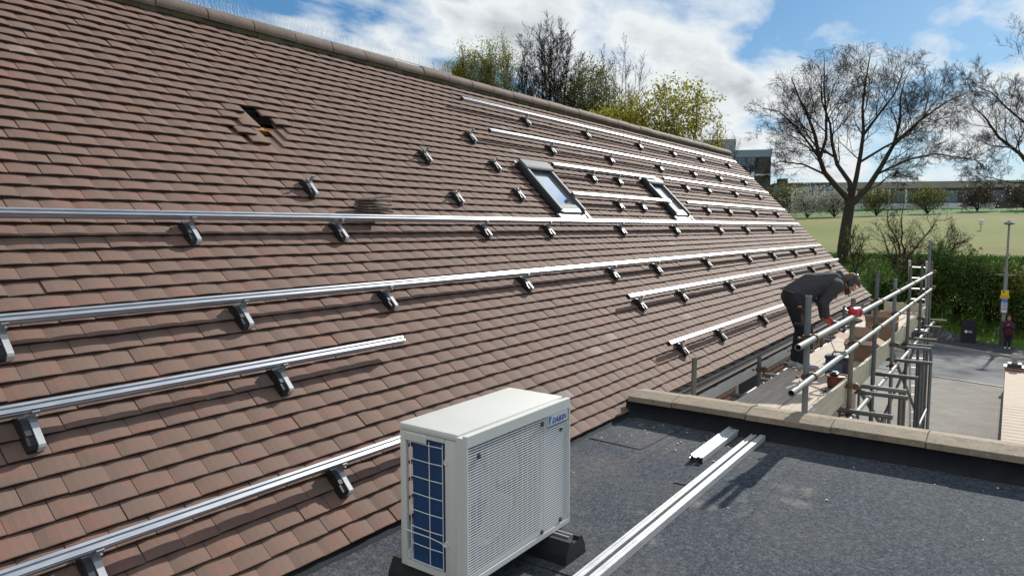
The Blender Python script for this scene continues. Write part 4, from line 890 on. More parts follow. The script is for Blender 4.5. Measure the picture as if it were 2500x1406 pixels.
blob('hair', [(V3(.02, 0, 1.60), V3(.05, 0, 1.45), .10, .085), (V3(-.02, 0, 1.62), V3(.02, 0, 1.6), .085, .09)], [], M_hair, wp, .018, 2)

# ---------------------------------------------------------------- trees
def nrm(v): return v / (np.linalg.norm(v) + 1e-9)
class Tree:
    def __init__(s, seed): s.r = np.random.RandomState(seed); s.seg = []; s.tip = []
    def limb(s, pts, r0, r1, lvl=0):
        pts = [np.array(p, float) for p in pts]; n = len(pts)
        for i in range(n - 1):
            ra = r0 + (r1 - r0) * i / (n - 1); rb = r0 + (r1 - r0) * (i + 1) / (n - 1); s.seg.append((pts[i], pts[i + 1], ra, rb, lvl))
    def grow(s, p, d, L, r, lvl, mx, P):
        rr = s.r; n = P['n'][lvl]; p = np.array(p, float); d = nrm(np.array(d, float)); step = L / n; pts = [p]
        for i in range(n):
            d = nrm(d + rr.randn(3) * P['wob'][lvl] + np.array([0, 0, 1.0]) * P['trop'][lvl])
            q = p + d * step; ra = r * (1 - .75 * i / n); rb = r * (1 - .75 * (i + 1) / n)
            if P.get('env') and not P['env'](q): break
            s.seg.append((p, q, max(ra, P['rmin']), max(rb, P['rmin'] * .8), lvl)); p = q
            if lvl < mx and (i + 1) / n > P['start'][lvl]:
                for _ in range(P['kids'][lvl]):
                    a = rr.uniform(0, 2 * math.pi); e1 = nrm(np.cross(d, rr.randn(3))); ang = R(P['ang'][lvl]) * rr.uniform(.6, 1.25)
                    s.grow(p, d * math.cos(ang) + e1 * math.sin(ang), L * P['ratio'][lvl] * rr.uniform(.6, 1.1) * (1.15 - .5 * i / n), rb * .62, lvl + 1, mx, P)
        s.tip.append((p, d, lvl))
    def from_limb(s, pts, r0, r1, mx, P, L, start=.25, every=.12, ang=45):
        s.limb(pts, r0, r1, 0); pts = [np.array(p, float) for p in pts]; ln = [np.linalg.norm(b - a) for a, b in zip(pts, pts[1:])]; tot = sum(ln); t = start
        while t <= 1.0:
            q = t * tot; i = 0
            while i < len(ln) - 1 and q > ln[i]: q -= ln[i]; i += 1
            p = pts[i] + (pts[i + 1] - pts[i]) * (q / ln[i]); d = nrm(pts[i + 1] - pts[i]); e1 = nrm(np.cross(d, s.r.randn(3))); a = R(ang) * s.r.uniform(.6, 1.3)
            if t > .97: a *= .25
            s.grow(p, d * math.cos(a) + e1 * math.sin(a), L * s.r.uniform(.7, 1.15) * (1.15 - .45 * t), min((r0 + (r1 - r0) * t) * .5, .055), 1, mx, P); t += every * s.r.uniform(.7, 1.3)
    def meshes(s, root, split, mt, mtw, lf=None, ls=.08, ln=3, spread=.15, lmin=3):
        for nm, sel, n, m in (('trunk', [q for q in s.seg if q[4] <= split], 7, mt), ('branches', [q for q in s.seg if q[4] > split], 3, mtw)):
            if not sel: continue
            A = np.array([q[0] for q in sel]); B = np.array([q[1] for q in sel]); ra = np.array([q[2] for q in sel]); rb = np.array([q[3] for q in sel])
            d = B - A; d /= np.linalg.norm(d, axis=1, keepdims=True) + 1e-9; u = np.cross(d, np.where(np.abs(d[:, 2:3]) < .9, [[0, 0, 1.0]], [[1.0, 0, 0]])); u /= np.linalg.norm(u, axis=1, keepdims=True) + 1e-9; w = np.cross(d, u)
            B2 = B + d * (ra * .25)[:, None]; V = np.zeros((len(sel), 2 * n, 3))
            for k in range(n):
                c, sn = math.cos(2 * math.pi * k / n), math.sin(2 * math.pi * k / n); V[:, k] = A + (u * c + w * sn) * ra[:, None]; V[:, n + k] = B2 + (u * c + w * sn) * rb[:, None]
            base = (np.arange(len(sel)) * 2 * n)[:, None, None]; q = np.array([[k, (k + 1) % n, n + (k + 1) % n, n + k] for k in range(n)])[None]
            mesh_np(nm, V, (base + q).reshape(-1, 4), m, root, smooth=True)
        if lf:
            src = [t for t in s.tip if t[2] >= lmin]; pts = np.array([t[0] for t in src]); pts = np.repeat(pts, ln, 0); pts = pts + s.r.randn(*pts.shape) * spread
            leaves('crown', pts, ls, lf, root, s.r)
def leaves(name, pts, size, m, root, rr, flat=0):
    n = len(pts); a = rr.randn(n, 3); a /= np.linalg.norm(a, axis=1, keepdims=True); bq = np.cross(a, rr.randn(n, 3)); bq /= np.linalg.norm(bq, axis=1, keepdims=True)
    sz = size * rr.uniform(.55, 1.25, n)[:, None]; V = np.stack([pts - a * sz, pts + bq * sz * .55, pts + a * sz, pts - bq * sz * .55], 1)
    return mesh_np(name, V, np.arange(4 * n).reshape(-1, 4), m, root, attr=rr.rand(n))
# large bare tree: limbs traced in its own plane (u across, v up), given real depth
TB = np.array([58.6, 10.6, zg(58.6) - .05]); UU = np.array([.5835, -.812, 0]); DD = np.array([.812, .5835, 0])
def tp(u, v, w=0): return TB + UU * u + np.array([0, 0, v]) + DD * w
PB = dict(n=[4, 5, 4, 3, 3], wob=[.1, .12, .15, .17, .2], trop=[.1, .06, .07, .08, .05], start=[.2, .18, .15, .2, .3], kids=[1, 1, 2, 2, 1], ang=[40, 44, 42, 38, 40], ratio=[.6, .62, .60, .60, .6], rmin=.0075)
def bud_tree(nm, limbs, seed, lab, grp=None, P=PB, mx=4, L=5.0, base=TB):
    t = Tree(seed); e = empty(nm, base, lab, 'tree', grp); return t, e
t, e = bud_tree('bare_tree', None, 4, 'large leafless tree with a wide spreading crown between the building and the field')
t.limb([tp(0, -.3), tp(-.05, 1.2), tp(.1, 2.6), tp(.3, 4.2), tp(.38, 4.9)], .44, .37); t.limb([tp(-.02, -.3), tp(0, .35)], .6, .44)
PB['env'] = lambda p: ((np.dot(p - TB, UU) - .6) / 9.0) ** 2 + ((p[2] - TB[2] - 9.3) / 6.9) ** 2 + (np.dot(p - TB, DD) / 7.5) ** 2 < 1 + .10 * math.sin(p[0] * 2.1 + p[2] * 1.7)
def lm(pts, r0, r1, L=4.4, start=.28, every=.085, mx=4): t.from_limb([tp(*q) for q in pts], r0 * .68, r1 * .55, mx, PB, L * .80, start, every)
lm([(.35, 4.7), (-.6, 5.7), (-1.7, 6.9), (-2.2, 8.2), (-2.5, 9.6), (-2.9, 11.2, .5), (-3.4, 12.6, 1.0), (-4.0, 14.2, 1.2)], .36, .07)
lm([(-2.1, 8.0), (-1.9, 9.4, -.5), (-2.2, 11.2, -1.0), (-2.7, 13.0, -1.6), (-2.9, 14.6, -2)], .20, .05)
lm([(-2.0, 7.8), (-3.3, 9.0, -.8), (-4.6, 10.2, -1.4), (-6.0, 11.2, -1.8), (-7.2, 11.4, -2)], .15, .04, 3.4)
lm([(-1.5, 6.7), (-3.0, 7.6, .8), (-4.6, 7.9, 1.5), (-6.2, 7.2, 2.0)], .13, .03, 2.8)
lm([(.40, 4.9), (.45, 6.2, .4), (-.4, 7.6, .8), (-.75, 9.2, 1.0), (-.8, 10.8, 1.4), (-1.3, 12.6, 1.9), (-1.3, 14.6, 2.2)], .30, .06)
lm([(-.6, 8.2, .9), (-1.7, 9.2, 1.9), (-2.3, 10.6, 2.8), (-3.0, 12.4, 3.4)], .14, .04, 3.4)
lm([(.42, 4.9), (.50, 6.5, -.5), (.55, 8.2, -.9), (.55, 9.8, -1.2), (.2, 11.5, -1.6), (.15, 13.4, -2.0), (.3, 15.2, -2.2)], .30, .06)
lm([(.55, 9.6, -1.2), (1.4, 11.0, -1.6), (2.2, 12.4, -2.2), (2.6, 14.2, -2.6)], .17, .05)
lm([(.52, 7.6, -.8), (1.8, 8.6, -1.8), (3.0, 9.4, -2.8), (3.7, 10.6, -3.4), (3.8, 12.4, -3.8)], .15, .04, 3.6)
lm([(.55, 4.6), (1.8, 5.8, .3), (2.9, 7.4, .6), (4.0, 9.2, .9), (4.5, 11.0, 1.1), (4.6, 12.8, 1.4), (5.0, 14.2, 1.6)], .36, .06)
lm([(3.4, 8.3, .8), (4.8, 9.6, 1.9), (6.2, 10.6, 2.6), (7.5, 11.6, 3.2), (8.6, 12.8, 3.6)], .19, .05)
lm([(4.0, 9.1, .9), (5.3, 10.8, -.2), (6.6, 12.0, -1.2), (7.8, 12.6, -1.8)], .15, .045, 3.6)
lm([(2.5, 6.8, .5), (4.2, 7.8, -.6), (5.8, 8.2, -1.4), (7.6, 7.8, -2.0), (9.0, 7.5, -2.4)], .14, .03, 2.9)
lm([(1.6, 5.6, .3), (3.0, 6.0, 1.0), (4.4, 7.0, 1.8), (5.6, 7.2, 2.4)], .10, .03, 2.4)
t.meshes(e, 0, M_bark, M_twig)
# second bare tree, trunk just outside the frame on the right
TB = np.array([68.8, -1.2, zg(68.8) - .05]); PB['env'] = None
t, e = bud_tree('bare_tree', None, 9, 'leafless tree cut off by the right edge of the photo, standing in the field', base=TB)
t.limb([tp(.3, -.2), tp(.3, 4.6), tp(0, 6.0)], .5, .4)
lm([(0, 6.0), (-1.3, 7.6), (-2.8, 9.0, .5), (-3.6, 10.6, 1), (-4.4, 11.6, 1.4)], .26, .05)
lm([(-1.2, 7.4), (-2.6, 8.0, -1), (-4.4, 8.1, -1.6), (-6.0, 7.2, -2)], .13, .03, 3.0)
lm([(0, 6.0), (-.2, 8.2), (-.9, 10.4), (-1.0, 12.6), (-1.4, 14.6)], .24, .05)
lm([(-.6, 9.6), (-2.0, 11.4, 1), (-2.9, 12.6, 1.4), (-3.8, 13.2, 2)], .13, .04, 3.2)
lm([(0, 6.0), (1.6, 8), (2.8, 10.4), (3.4, 13)], .24, .05); lm([(.2, 5.4), (-1.2, 5.5, 1), (-2.8, 6.0, 1.6), (-3.8, 5.4, 2)], .10, .03, 2.2)
t.meshes(e, 0, M_bark, M_twig)
# trees behind the ridge
M_birch = mat('birch_bark', (.14, .125, .10), .9, col2=(.085, .075, .06), scale=3)
M_btwig = mat('birch_twig', (.07, .06, .04), .9, col2=(.05, .042, .03), scale=1)
def crown_tree(name, x, y, ztop, W_, lab, seed, stems=6, lf=None, ls=.09, ln=3, sp=.2, grp='trees rising behind the roof ridge', mx=2, up=.10, kids=(1, 2, 2, 1), L0=1.6, r0=.07, rmin=.010, first=.45, every=.05, ang=36, dome=.35, mt=None, lean=1.2, clump=None):
    b_ = np.array([x, y, zg(x) - .1]); H = ztop - b_[2]; t = Tree(seed); e = empty(name, b_, lab, 'tree', grp); r = t.r
    P = dict(n=[5, 5, 4, 3, 3], wob=[.08, .12, .16, .2, .25], trop=[up, up, up, up * .6, .03], start=[.15, .15, .15, .2, .2], kids=kids, ang=[35, 34, 36, 40, 42], ratio=[.5, .6, .58, .55, .5], rmin=rmin)
    for k in range(stems):
        a = 2.4 * k + r.uniform(-.4, .4); q = math.sqrt((k + .5) / stems); o_ = np.array([math.cos(a), math.sin(a), 0]) * q * W_ * .5
        h = H * (1 - dome * q * q) * r.uniform(.92, 1.0); pts = [b_]; j_ = np.zeros(3)
        for j in range(1, 9): j_ = j_ + np.array([r.randn(), r.randn(), 0]) * .10; tt = j / 8; pts.append(b_ + o_ * tt ** lean + np.array([0, 0, h * tt]) + j_)
        t.from_limb(pts, r0, .018, mx, P, L0, first, every, ang)
    if clump:
        c_, rad3, nc, nl, sd = clump; v = r.randn(nc, 3); v /= np.linalg.norm(v, axis=1, keepdims=True); q = np.array(c_) + v * (r.uniform(.25, 1.0, nc) ** .55)[:, None] * np.array(rad3) * (1 + .16 * np.sin(v[:, :1] * 5 + v[:, 2:] * 6))
        pts = np.repeat(q, nl, 0) + r.randn(nc * nl, 3) * sd * r.uniform(.5, 1.3, (nc * nl, 1)); leaves('foliage', pts, ls, lf, e, r)
    bi = name in ('birch_tree', 'olive_tree'); t.meshes(e, 0, M_birch if bi else M_bark, M_btwig if bi else M_twig, lf, ls, ln, sp, 2)
    return e
DK = dict(dome=.10, first=.66, every=.017)
crown_tree('young_tree', 46.5, 42.6, 13.7, 6.0, 'low thin bare tree, first beyond the ridge on the left', 31, 7, L0=1.3, **DK)
crown_tree('birch_tree', 47.6, 40.4, 14.4, 3.8, 'slim yellow-green budding tree leftmost of the leafy group behind the ridge', 32, 12, M_lf_y, .085, 9, .26, L0=1.3, clump=((47.6, 40.4, 12.0), (2.2, 2.2, 2.3), 110, 22, .26), **DK)
crown_tree('birch_tree', 48.6, 38.9, 15.5, 3.6, 'budding tree with sparse light green leaves, second of the leafy group behind the ridge', 33, 10, M_lf_b, .08, 6, .26, L0=1.4, clump=((48.6, 38.9, 12.6), (1.9, 1.9, 2.9), 80, 16, .26), **DK)
crown_tree('birch_tree', 49.6, 37.0, 16.2, 3.8, 'tall budding tree with thin green tips beside the big bare crown', 34, 11, M_lf_b, .075, 5, .28, L0=1.5, clump=((49.6, 37.0, 12.9), (1.9, 1.9, 3.2), 70, 14, .28), **DK)
crown_tree('bare_tree', 52.0, 33.3, 17.6, 5.6, 'tall dense leafless tree rising highest behind the middle of the ridge', 35, 15, None, L0=2.0, r0=.13, mx=3, kids=(1, 1, 2, 1), up=.10, rmin=.013, first=.50, every=.026, dome=.14, lean=1.0, ang=32)
crown_tree('birch_tree', 51.0, 35.2, 14.2, 3.6, 'thin dark stemmed sapling cluster left of the tall bare tree', 36, 10, M_lf_o, .06, 1, .3, L0=1.5, **DK)
crown_tree('olive_tree', 53.8, 30.4, 14.2, 5.4, 'rounded olive green leafy tree right of the tall bare tree', 37, 13, M_lf_o, .085, 8, .34, L0=1.6, dome=.22, first=.6, every=.024, clump=((53.8, 30.4, 10.6), (2.7, 2.7, 3.7), 190, 22, .28))
crown_tree('bare_tree', 56.4, 29.2, 16.0, 6.4, 'thin leafless tree with wispy top behind the olive green tree', 38, 8, None, L0=2.2, mx=3, kids=(1, 1, 1, 1), rmin=.010, first=.62, every=.035, dome=.14)
crown_tree('hawthorn_tree', 52.6, 31.8, 10.9, 4.6, 'dark brownish thicket tree at the foot of the tall bare tree', 41, 9, M_bud, .075, 5, .3, L0=1.5, **DK)
crown_tree('maple_tree', 42.2, 21.0, 8.7, 4.6, 'yellow-green maple in full new leaf behind the ridge, left of its pair', 39, 11, M_lf_y, .10, 9, .30, L0=1.1, dome=.22, up=.05, ang=48, first=.62, every=.035, clump=((42.2, 21.0, 6.2), (2.5, 2.5, 2.5), 210, 22, .22))
crown_tree('maple_tree', 44.0, 18.3, 9.9, 5.6, 'open yellow-green maple with visible limbs at the right end of the tree group', 40, 10, M_lf_y, .10, 6, .26, L0=1.2, dome=.26, up=.03, ang=50, first=.66, r0=.11, lean=.9, every=.035, clump=((44.0, 18.3, 7.5), (2.7, 2.7, 2.4), 150, 20, .20))
crown_tree('maple_tree', 42.6, 23.6, 7.6, 3.0, 'small yellow-green bush tree peeping over the ridge beside the olive tree', 44, 7, M_lf_y, .095, 10, .28, L0=1.1, dome=.14, first=.6, every=.03)
crown_tree('young_tree', 44.8, 16.0, 6.9, 3.0, 'twisted bare willow twigs in front of the distant tower block', 42, 8, None, L0=1.2, mx=2, kids=(1, 1, 1, 1), up=.06, r0=.05, dome=.14, first=.55, every=.04)
# small trees in the middle distance
GM = 'small trees between the hedge and the far building'
crown_tree('young_tree', 55.0, 6.3, 2.3, 5.0, 'slender young tree with thin budding crown standing right behind the scaffold end', 51, 5, M_lf_o, .05, 1, .2, GM, L0=1.6, mx=3, kids=(1, 1, 1, 1), up=.02, first=.25, every=.08, rmin=.008, ang=50, r0=.10, dome=.5)
crown_tree('young_tree', 55.8, 9.3, .3, 1.9, 'spindly leaning sapling just right of the big tree trunk', 52, 4, M_lf_o, .05, 2, .15, GM, L0=.9, first=.2, every=.07, r0=.05, ang=50)
crown_tree('young_tree', 60.0, 4.0, -.2, 4.0, 'thin brown twiggy tree beyond the dark hedge shrubs', 53, 5, M_bud, .05, 1, .2, GM, L0=1.1, first=.3, every=.08, r0=.05, ang=55)
for i, (x, y, zt, w, lf, lab) in enumerate(((138, 35.0, 7.9, 6.5, M_lf_o, 'rounded olive tree in front of the low block beside the tower'), (130, 29.6, 6.6, 7.0, M_lf_w, 'white blossoming tree behind the fork of the big bare tree'), (132, 25.6, 6.0, 5.6, M_lf_w, 'smaller white blossoming tree right of the big trunk'), (136, 19.6, 6.2, 6.0, M_lf_o, 'olive green tree in front of the long grey building'), (142, 12.5, 6.2, 6.0, M_lf_o, 'brownish green tree in front of the middle of the long building'), (150, 5.5, 6.6, 5.6, M_bud, 'leafless brown tree near the white path at the far field edge'), (150, -1.5, 7.2, 6.5, M_bud, 'bare brown tree at the far right before the long building'), (138, 38.5, 5.4, 3.4, M_lf_r, 'reddish budding bush at the verge of the roof before the tower'))):
    crown_tree('field_tree', x, y, zt, w, lab, 60 + i, 12, lf, .14, 6, .40, 'trees in front of the far school building', L0=1.9, up=.02, rmin=.016, kids=(1, 1, 1, 1), first=.25, every=.09, ang=55, dome=.3)
# hedge shrubs
def shrub(x, y, rad, h, lab, seed, lf=None, n=5200, size=.085, name='hedge_shrub', zo=0, grp='shrubs in the dark hedge behind the footway'):
    rr2 = np.random.RandomState(seed); z0 = zg(x) + zo; e = empty(name, (x, y, z0), lab, 'shrub', grp)
    lobes = [(np.array([x + rr2.uniform(-.6, .6) * rad, y + rr2.uniform(-.65, .65) * rad, z0 + h * rr2.uniform(.3, .78)]), rad * rr2.uniform(.28, .5)) for _ in range(11)] + [(np.array([x, y, z0 + h * .42]), rad * .75)]
    t = Tree(seed); pts = []
    for c, r in lobes:
        base = np.array([x, y, z0 - .1]); t.limb([base, (base + c) / 2 + rr2.randn(3) * .1, c, c + np.array([0, 0, r * .6])], .035, .012)
        k = int(n / len(lobes) * (1.6 if r > rad * .6 else 1)); v = rr2.randn(k, 3); v /= np.linalg.norm(v, axis=1, keepdims=True); q = c + v * (r * rr2.uniform(.35, 1.08, k) ** .6 * (1 + .25 * np.sin(v[:, 0] * 7 + v[:, 2] * 9)))[:, None] * np.array([1, 1, 1.05])
        pts.append(q)
        for _ in range(6):                    # long shoots breaking the outline
            d = nrm(rr2.randn(3) * .6 + np.array([0, 0, 1.0])); p0 = c + d * r * .8; ln_ = r * rr2.uniform(.4, .9); t.seg.append((c, p0 + d * ln_, .012, .006, 0)); pts.append(p0 + d * np.linspace(0, ln_, 14)[:, None] + rr2.randn(14, 3) * .06)
    pts = np.concatenate(pts); pts = pts[pts[:, 2] > z0 + .05]
    t.meshes(e, 0, M_twig, M_twig); leaves('foliage', pts, size, lf or M_lf_d, e, rr2)
shrub(50.0, 6.2, 1.5, 2.0, 'dark green hedge shrub behind the ladder top', 71)
shrub(49.0, 4.8, 1.9, 2.9, 'dark green hedge shrub beside the tallest scaffold pole', 72)
shrub(49.4, 2.5, 2.2, 4.5, 'tallest dark green hedge shrub, behind the litter bin', 73, n=8000)
shrub(48.6, .9, 1.7, 3.5, 'dense dark hedge shrub just left of the lamp post', 74, n=6000)
shrub(48.6, -1.0, 2.2, 3.3, 'lighter green hedge shrub right of the lamp post', 75, M_lf_o)
shrub(48.0, -1.3, 1.2, 1.9, 'low leafy hedge shrub behind the waiting person', 76, n=3500)
shrub(50.4, 4.2, 2.0, 3.3, 'purple brown twiggy shrub at the top of the hedge', 78, M_bud, n=2600)
shrub(36.0, 8.6, 1.5, 4.9, 'yellow-green shrub showing past the roof verge', 79, M_lf_y, n=3000, grp=None, name='verge_shrub')
# rough grass on the bank
rg = np.random.RandomState(9); n_ = 26000; px = rg.uniform(46.6, 63, n_); py = rg.uniform(-3, 17, n_); pzg = np.interp(px, [44, 46, 56, 60, 160], [-6.3, -6.3, -3.2, -2.4, 3.6])
hgt = rg.uniform(.10, .34, n_); an = rg.uniform(0, 6.28, n_); ww = .035; V = np.stack([np.stack([px - np.cos(an) * ww, py - np.sin(an) * ww, pzg], -1), np.stack([px + np.cos(an) * ww, py + np.sin(an) * ww, pzg], -1), np.stack([px + rg.randn(n_) * .09, py + rg.randn(n_) * .09, pzg + hgt], -1)], 1)
go = mesh_np('grass', V, np.arange(3 * n_).reshape(-1, 3), M_grassb, origin=(54, 6, -4), attr=rg.rand(n_)); go['kind'] = 'stuff'; tag(go, 'rough green grass growing on the bank below the field', 'grass')

# ---------------------------------------------------------------- street furniture
bz = zg(44.6) + .12; bx, by = 44.7, 1.72
be = empty('litter_bin', (bx, by, bz), 'black domed litter bin on the footway in front of the hedge', 'bin')
M_bin = mat('black_bin', (.010, .014, .022), .6)
MB().prism([(-.33, 0), (.33, 0), (.36, .86), (-.36, .86)], lambda t, u, v: Vector((bx + t, by + u, bz + v)), -.30, .30).build('bin_body', M_bin, be)
dm = MB(); dm.prism([(.37 * math.cos(R(a)), .87 + .34 * math.sin(R(a))) for a in range(0, 181, 15)], lambda t, u, v: Vector((bx + t, by + u, bz + v)), -.31, .31); dm.build('dome_lid', M_bin, be, smooth=True)
lg = MB()
lg.lathe((bx - .325, by + .10, bz + .62), [(.045, 0), (.075, 0), (.075, .006), (.045, .006)], 14, Matrix.Rotation(R(-90), 4, 'Y')); lg.box((bx - .326, by + .10, bz + .62), (.004, .05, .03)); 
for k, (dy, h) in enumerate(((-.02, .10), (-.065, .075), (-.11, .11), (-.15, .09))): lg.box((bx - .326, by + dy, bz + .60 + h / 2 - .03), (.004, .022, h))
lg.build('litter_emblem', M_wirew, be)
lx, ly = 44.45, .22; lz = zg(lx) + .12
lpst = empty('lamp_post', (lx, ly, lz), 'tall grey street lamp post with a disc lantern and a ladder bar', 'lamp post')
M_post = mat('grey_green_post', (.26, .28, .25), .6, col2=(.2, .215, .19), scale=6)
MB().tube([(lx, ly, lz), (lx, ly, lz + 1.3), (lx, ly, lz + 1.33)], [.13, .13, .09], 12).build('base_column', mat('dark_post_base', (.05, .06, .055), .6), lpst, smooth=True)
MB().tube([(lx, ly, lz + 1.33), (lx, ly, lz + 3.9), (lx, ly, lz + 4.0), (lx, ly, lz + 6.35)], [.088, .085, .055, .045], 12).build('column', M_post, lpst, smooth=True)
MB().tube([(lx, ly - .40, lz + 3.72), (lx, ly + .40, lz + 3.72)], .022, 8).build('ladder_bar', M_post, lpst)
MB().lathe((lx, ly, lz + 6.32), [(.03, 0), (.12, .0), (.24, .05), (.255, .085), (.22, .12), (.11, .16), (.06, .22), (.02, .25)], 18).build('lantern', M_steel, lpst, smooth=True)
bs = empty('bus_stop_sign', (lx - .1, ly, lz + 1.75), 'tall narrow bus stop sign strapped to the lamp post, yellow above blue and white', 'sign')
def plate(nm, z0, z1, w, c, dx=0.0, rough=.5): return MB().bbox((lx - .13 - dx, ly - w / 2, lz + z0), (lx - .11 - dx, ly + w / 2, lz + z1)).build(nm, mat(nm, c, rough), bs)
y_ = plate('yellow_flag', 2.66, 2.92, .34, (.72, .58, .02)); plate('orange_strip', 2.50, 2.655, .40, (.80, .36, .01)); plate('blue_header', 2.36, 2.495, .26, (.12, .26, .48)); plate('blue_frame', 1.74, 2.355, .32, (.03, .14, .36))
tp_ = plate('timetable', 1.80, 2.31, .26, (.52, .58, .66), .021); plate('orange_notice', 1.90, 1.985, .22, (.75, .26, .06), .042); plate('white_notice', 1.765, 1.895, .22, (.75, .76, .78), .042)
for k in range(6): MB().bbox((lx - .1535, ly - .10, lz + 2.28 - k * .045), (lx - .1525, ly + .09 - .03 * (k % 3), lz + 2.292 - k * .045)).build('text_line', M_blue, tp_)
MB().lathe((lx - .1305, ly + .06, lz + 2.84), [(.05, 0), (.05, .003)], 14, Matrix.Rotation(R(-90), 4, 'Y')).build('bus_roundel', mat('dark_red', (.10, .02, .02), .5), y_)
# boundary wall with pale coping, end pier and ball finial
wlz = lambda x: zg(x) + .74
we = empty('boundary_wall', (24, -.25, zg(24)), 'low brick boundary wall with pale wavy coping running to the road', 'wall')
mb = MB()
for i in range(20):
    x0, x1 = 8 + i, 9 + i; mb.add([(x0, -.42, zg(x0) - .3), (x1, -.42, zg(x1) - .3), (x1, -.04, zg(x1) - .3), (x0, -.04, zg(x0) - .3), (x0, -.42, wlz(x0) - .07), (x1, -.42, wlz(x1) - .07), (x1, -.04, wlz(x1) - .07), (x0, -.04, wlz(x0) - .07)], [(0, 1, 5, 4), (2, 3, 7, 6), (4, 5, 6, 7)])
mb.build('wall_body', M_brick, we)
M_cop = mat('sandy_coping', (.50, .42, .32), .85, col2=(.44, .36, .27), scale=5, bump=.3, bscale=40)
mb = MB()
for i in range(66):
    x0 = 8 + i * .303; x1 = x0 + .296; z = wlz(x0) - .066; k = 5
    mb.prism([(x0 + (x1 - x0) * j / k, .05 + .016 * math.sin(math.pi * j / k)) for j in range(k + 1)] + [(x1, 0), (x0, 0)], lambda t, u, v: Vector((u, t, wlz(u) - .066 + v)), -.50, .005)
mb.build('coping', M_cop, we)
pe = empty('gate_pier', (28.4, -.24, zg(28.4)), 'dark capped brick pier with a grey ball finial at the end of the boundary wall', 'pier')
z = zg(28.4); MB().bbox((28.1, -.5, z - .3), (28.6, .02, z + .86)).build('pier_shaft', M_brick, pe)
MB().bbox((28.06, -.54, z + .86), (28.64, .06, z + .90), .01).bbox((28.16, -.44, z + .9005), (28.54, -.04, z + 1.0), .02).build('cap', M_flash, pe)
MB().lathe((28.35, -.24, z + 1.0), [(.10, 0), (.10, .03), (.06, .06), (.07, .08), (.115, .13), (.13, .20), (.11, .27), (.06, .32), (.005, .34)], 18).build('ball_finial', mat('grey_stone', (.36, .35, .33), .8), pe, smooth=True)
# small white markers standing in the field
for x, y, lab in ((96, 3.1, 'small white bin on a post in the field above the lamp post'), (128, 9.6, 'small white bin on a post at the far field edge')):
    e = empty('field_bin', (x, y, zg(x)), lab, 'bin', 'white bins in the field'); MB().tube([(x, y, zg(x)), (x, y, zg(x) + .7)], .04, 6).build('post', M_post, e); MB().bbox((x - .2, y - .2, zg(x) + .55), (x + .2, y + .2, zg(x) + 1.15), .04).build('bin_body', M_white, e)

# ---------------------------------------------------------------- far buildings
AX = np.array([.40, -.9165]); AN = np.array([.9165, .40])     # along the far fronts, and away from the camera
def fb_pt(o, a, n, z): return (o[0] + AX[0] * a + AN[0] * n, o[1] + AX[1] * a + AN[1] * n, z)
def fbox(mb, o, a0, a1, n0, n1, z0, z1): 
    vs = [fb_pt(o, a, n, z) for z in (z0, z1) for a, n in ((a0, n0), (a1, n0), (a1, n1), (a0, n1))]; return mb.add(vs, [(3, 2, 1, 0), (4, 5, 6, 7), (0, 1, 5, 4), (1, 2, 6, 5), (2, 3, 7, 6), (3, 0, 4, 7)])
M_bband = mat('blue_grey_fascia', (.20, .27, .35), .6); M_bdark = mat('dark_brown_panel', (.075, .062, .062), .7, col2=(.055, .048, .05), scale=.5)
M_bglass = mat('blue_grey_glazing', (.07, .13, .21), .2, col2=(.11, .175, .26), scale=.35); M_bwhite = mat('white_panel', (.66, .70, .74), .6); M_bgrey = mat('grey_wall', (.27, .29, .31), .8, col2=(.23, .25, .27), scale=.3)
OT = (156.0, 43.3); tz = zg(155)
tb = empty('tower_block', (OT[0], OT[1], tz), 'four storey blue grey tower block with white spandrels seen past the roof verge', 'building')
mb = MB(); fbox(mb, OT, -14, 0, 0, 12, tz - 1, 16.0); mb.build('wall', M_bdark, tb)
mb = MB(); fbox(mb, OT, -14.1, .1, -.15, 12.1, 15.2, 16.75); mb.build('roof_fascia', M_bband, tb)
mb = MB(); fbox(mb, OT, -14, -7.2, 2, 8, 16.752, 19.4); mb.build('roof_plant_room', M_bgrey, tb)
for k in range(4):
    zt = 15.1 - k * 4.4
    mb = MB(); fbox(mb, OT, -7.8, -3.3, -.12, -.02, zt - 3.05, zt); w_ = mb.build('window', M_bglass, tb)
    mb = MB()
    for j in range(6): fbox(mb, OT, -7.85 + j * .9, -7.75 + j * .9, -.17, -.125, zt - 3.05, zt)
    mb.build('mullions', M_bdark, w_)
    mb = MB()
    for j in range(5): fbox(mb, OT, -7.74 + j * .9, -6.98 + j * .9, -.12, -.02, zt - 4.35, zt - 3.10)
    mb.build('spandrel', M_bwhite, tb)
    mb = MB(); fbox(mb, OT, -3.2, .08, -.15, -.03, zt - 3.9, zt - 3.55); mb.build('string_course', M_bwhite, tb)
OLB = (157.5, 43.0)
lb = empty('low_block', (OLB[0], OLB[1], tz), 'two storey glazed low block adjoining the tower block', 'building')
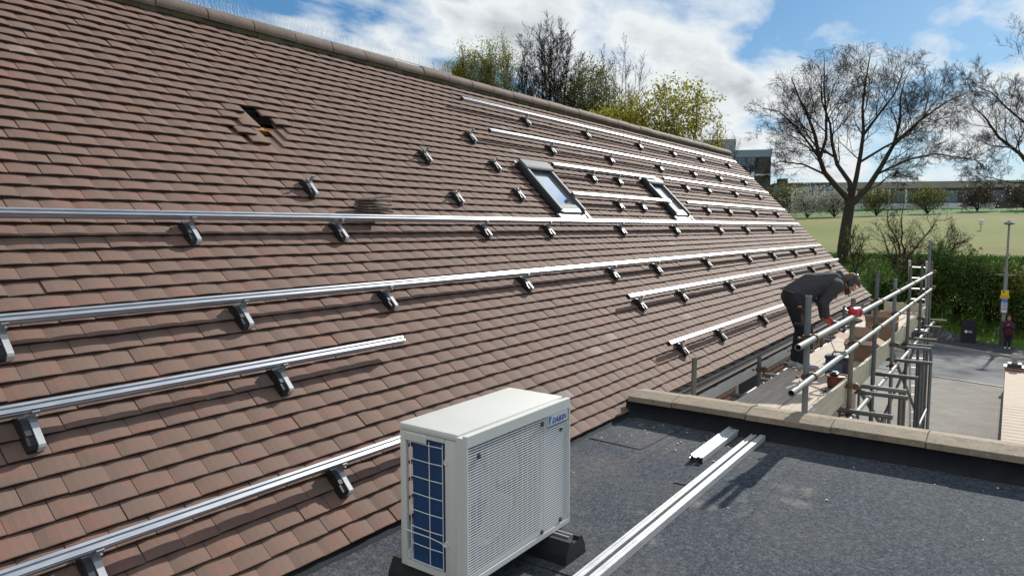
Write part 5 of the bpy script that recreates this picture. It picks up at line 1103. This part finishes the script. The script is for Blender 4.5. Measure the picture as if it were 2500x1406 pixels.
mb = MB(); fbox(mb, OLB, .2, 13, .5, 9, tz - 1, 9.6); mb.build('wall', M_bgrey, lb)
mb = MB(); fbox(mb, OLB, .2, 13.1, .3, 9, 9.05, 9.65); mb.build('roof_fascia', M_bdark, lb)
for (za, zb2) in ((6.9, 8.9), (3.9, 5.6)):
    for j in range(5):
        mb = MB(); fbox(mb, OLB, .5 + j * 2.5, 2.8 + j * 2.5, .36, .48, za, zb2); w_ = mb.build('window', M_bglass, lb)
        mb = MB(); fbox(mb, OLB, 1.6 + j * 2.5, 1.7 + j * 2.5, .32, .355, za, zb2); fbox(mb, OLB, .5 + j * 2.5, 2.8 + j * 2.5, .32, .355, zb2 - .55, zb2 - .47); mb.build('glazing_bar', M_bwhite, w_)
mb = MB(); fbox(mb, OLB, .2, 13, .30, .46, 5.75, 6.75); mb.build('spandrel', M_bwhite, lb)
mb = MB(); fbox(mb, OLB, 1.2, 3.2, 2, 4, 9.652, 10.7); mb.build('roof_vent', M_bdark, lb)
mb = MB(); fbox(mb, OLB, .2, 13, .30, .46, tz - .2, 3.8); mb.build('plinth', M_bwhite, lb)
OS = (163.0, 31.0)
sb_ = empty('long_building', (OS[0], OS[1], tz), 'long low flat roofed grey building stretching along the far side of the field', 'building')
mb = MB(); fbox(mb, OS, -.5, 95, 0, 14, tz - 1.5, 8.9); mb.build('wall', M_bdark, sb_)
mb = MB(); fbox(mb, OS, -.6, 95.2, -.25, 14.2, 8.2, 9.6); mb.build('roof_fascia', mat('weathered_fascia', (.36, .34, .30), .8, col2=(.28, .265, .24), scale=.2), sb_)
mb = MB(); fbox(mb, OS, 2, 30, -.12, -.02, tz - .4, 5.1); mb.build('plinth', M_bwhite, sb_)
for j in range(14):
    mb = MB(); fbox(mb, OS, 2 + j * 4.4, 5.4 + j * 4.4, -.14, -.02, 5.3, 7.6); mb.build('window', M_bglass, sb_)
for j in range(6):
    mb = MB(); fbox(mb, OS, -.3 + j * 3.2, -.0 + j * 3.2, -2.2, -1.9, tz - 1, 7.9); mb.build('porch_post', M_bwhite, sb_)
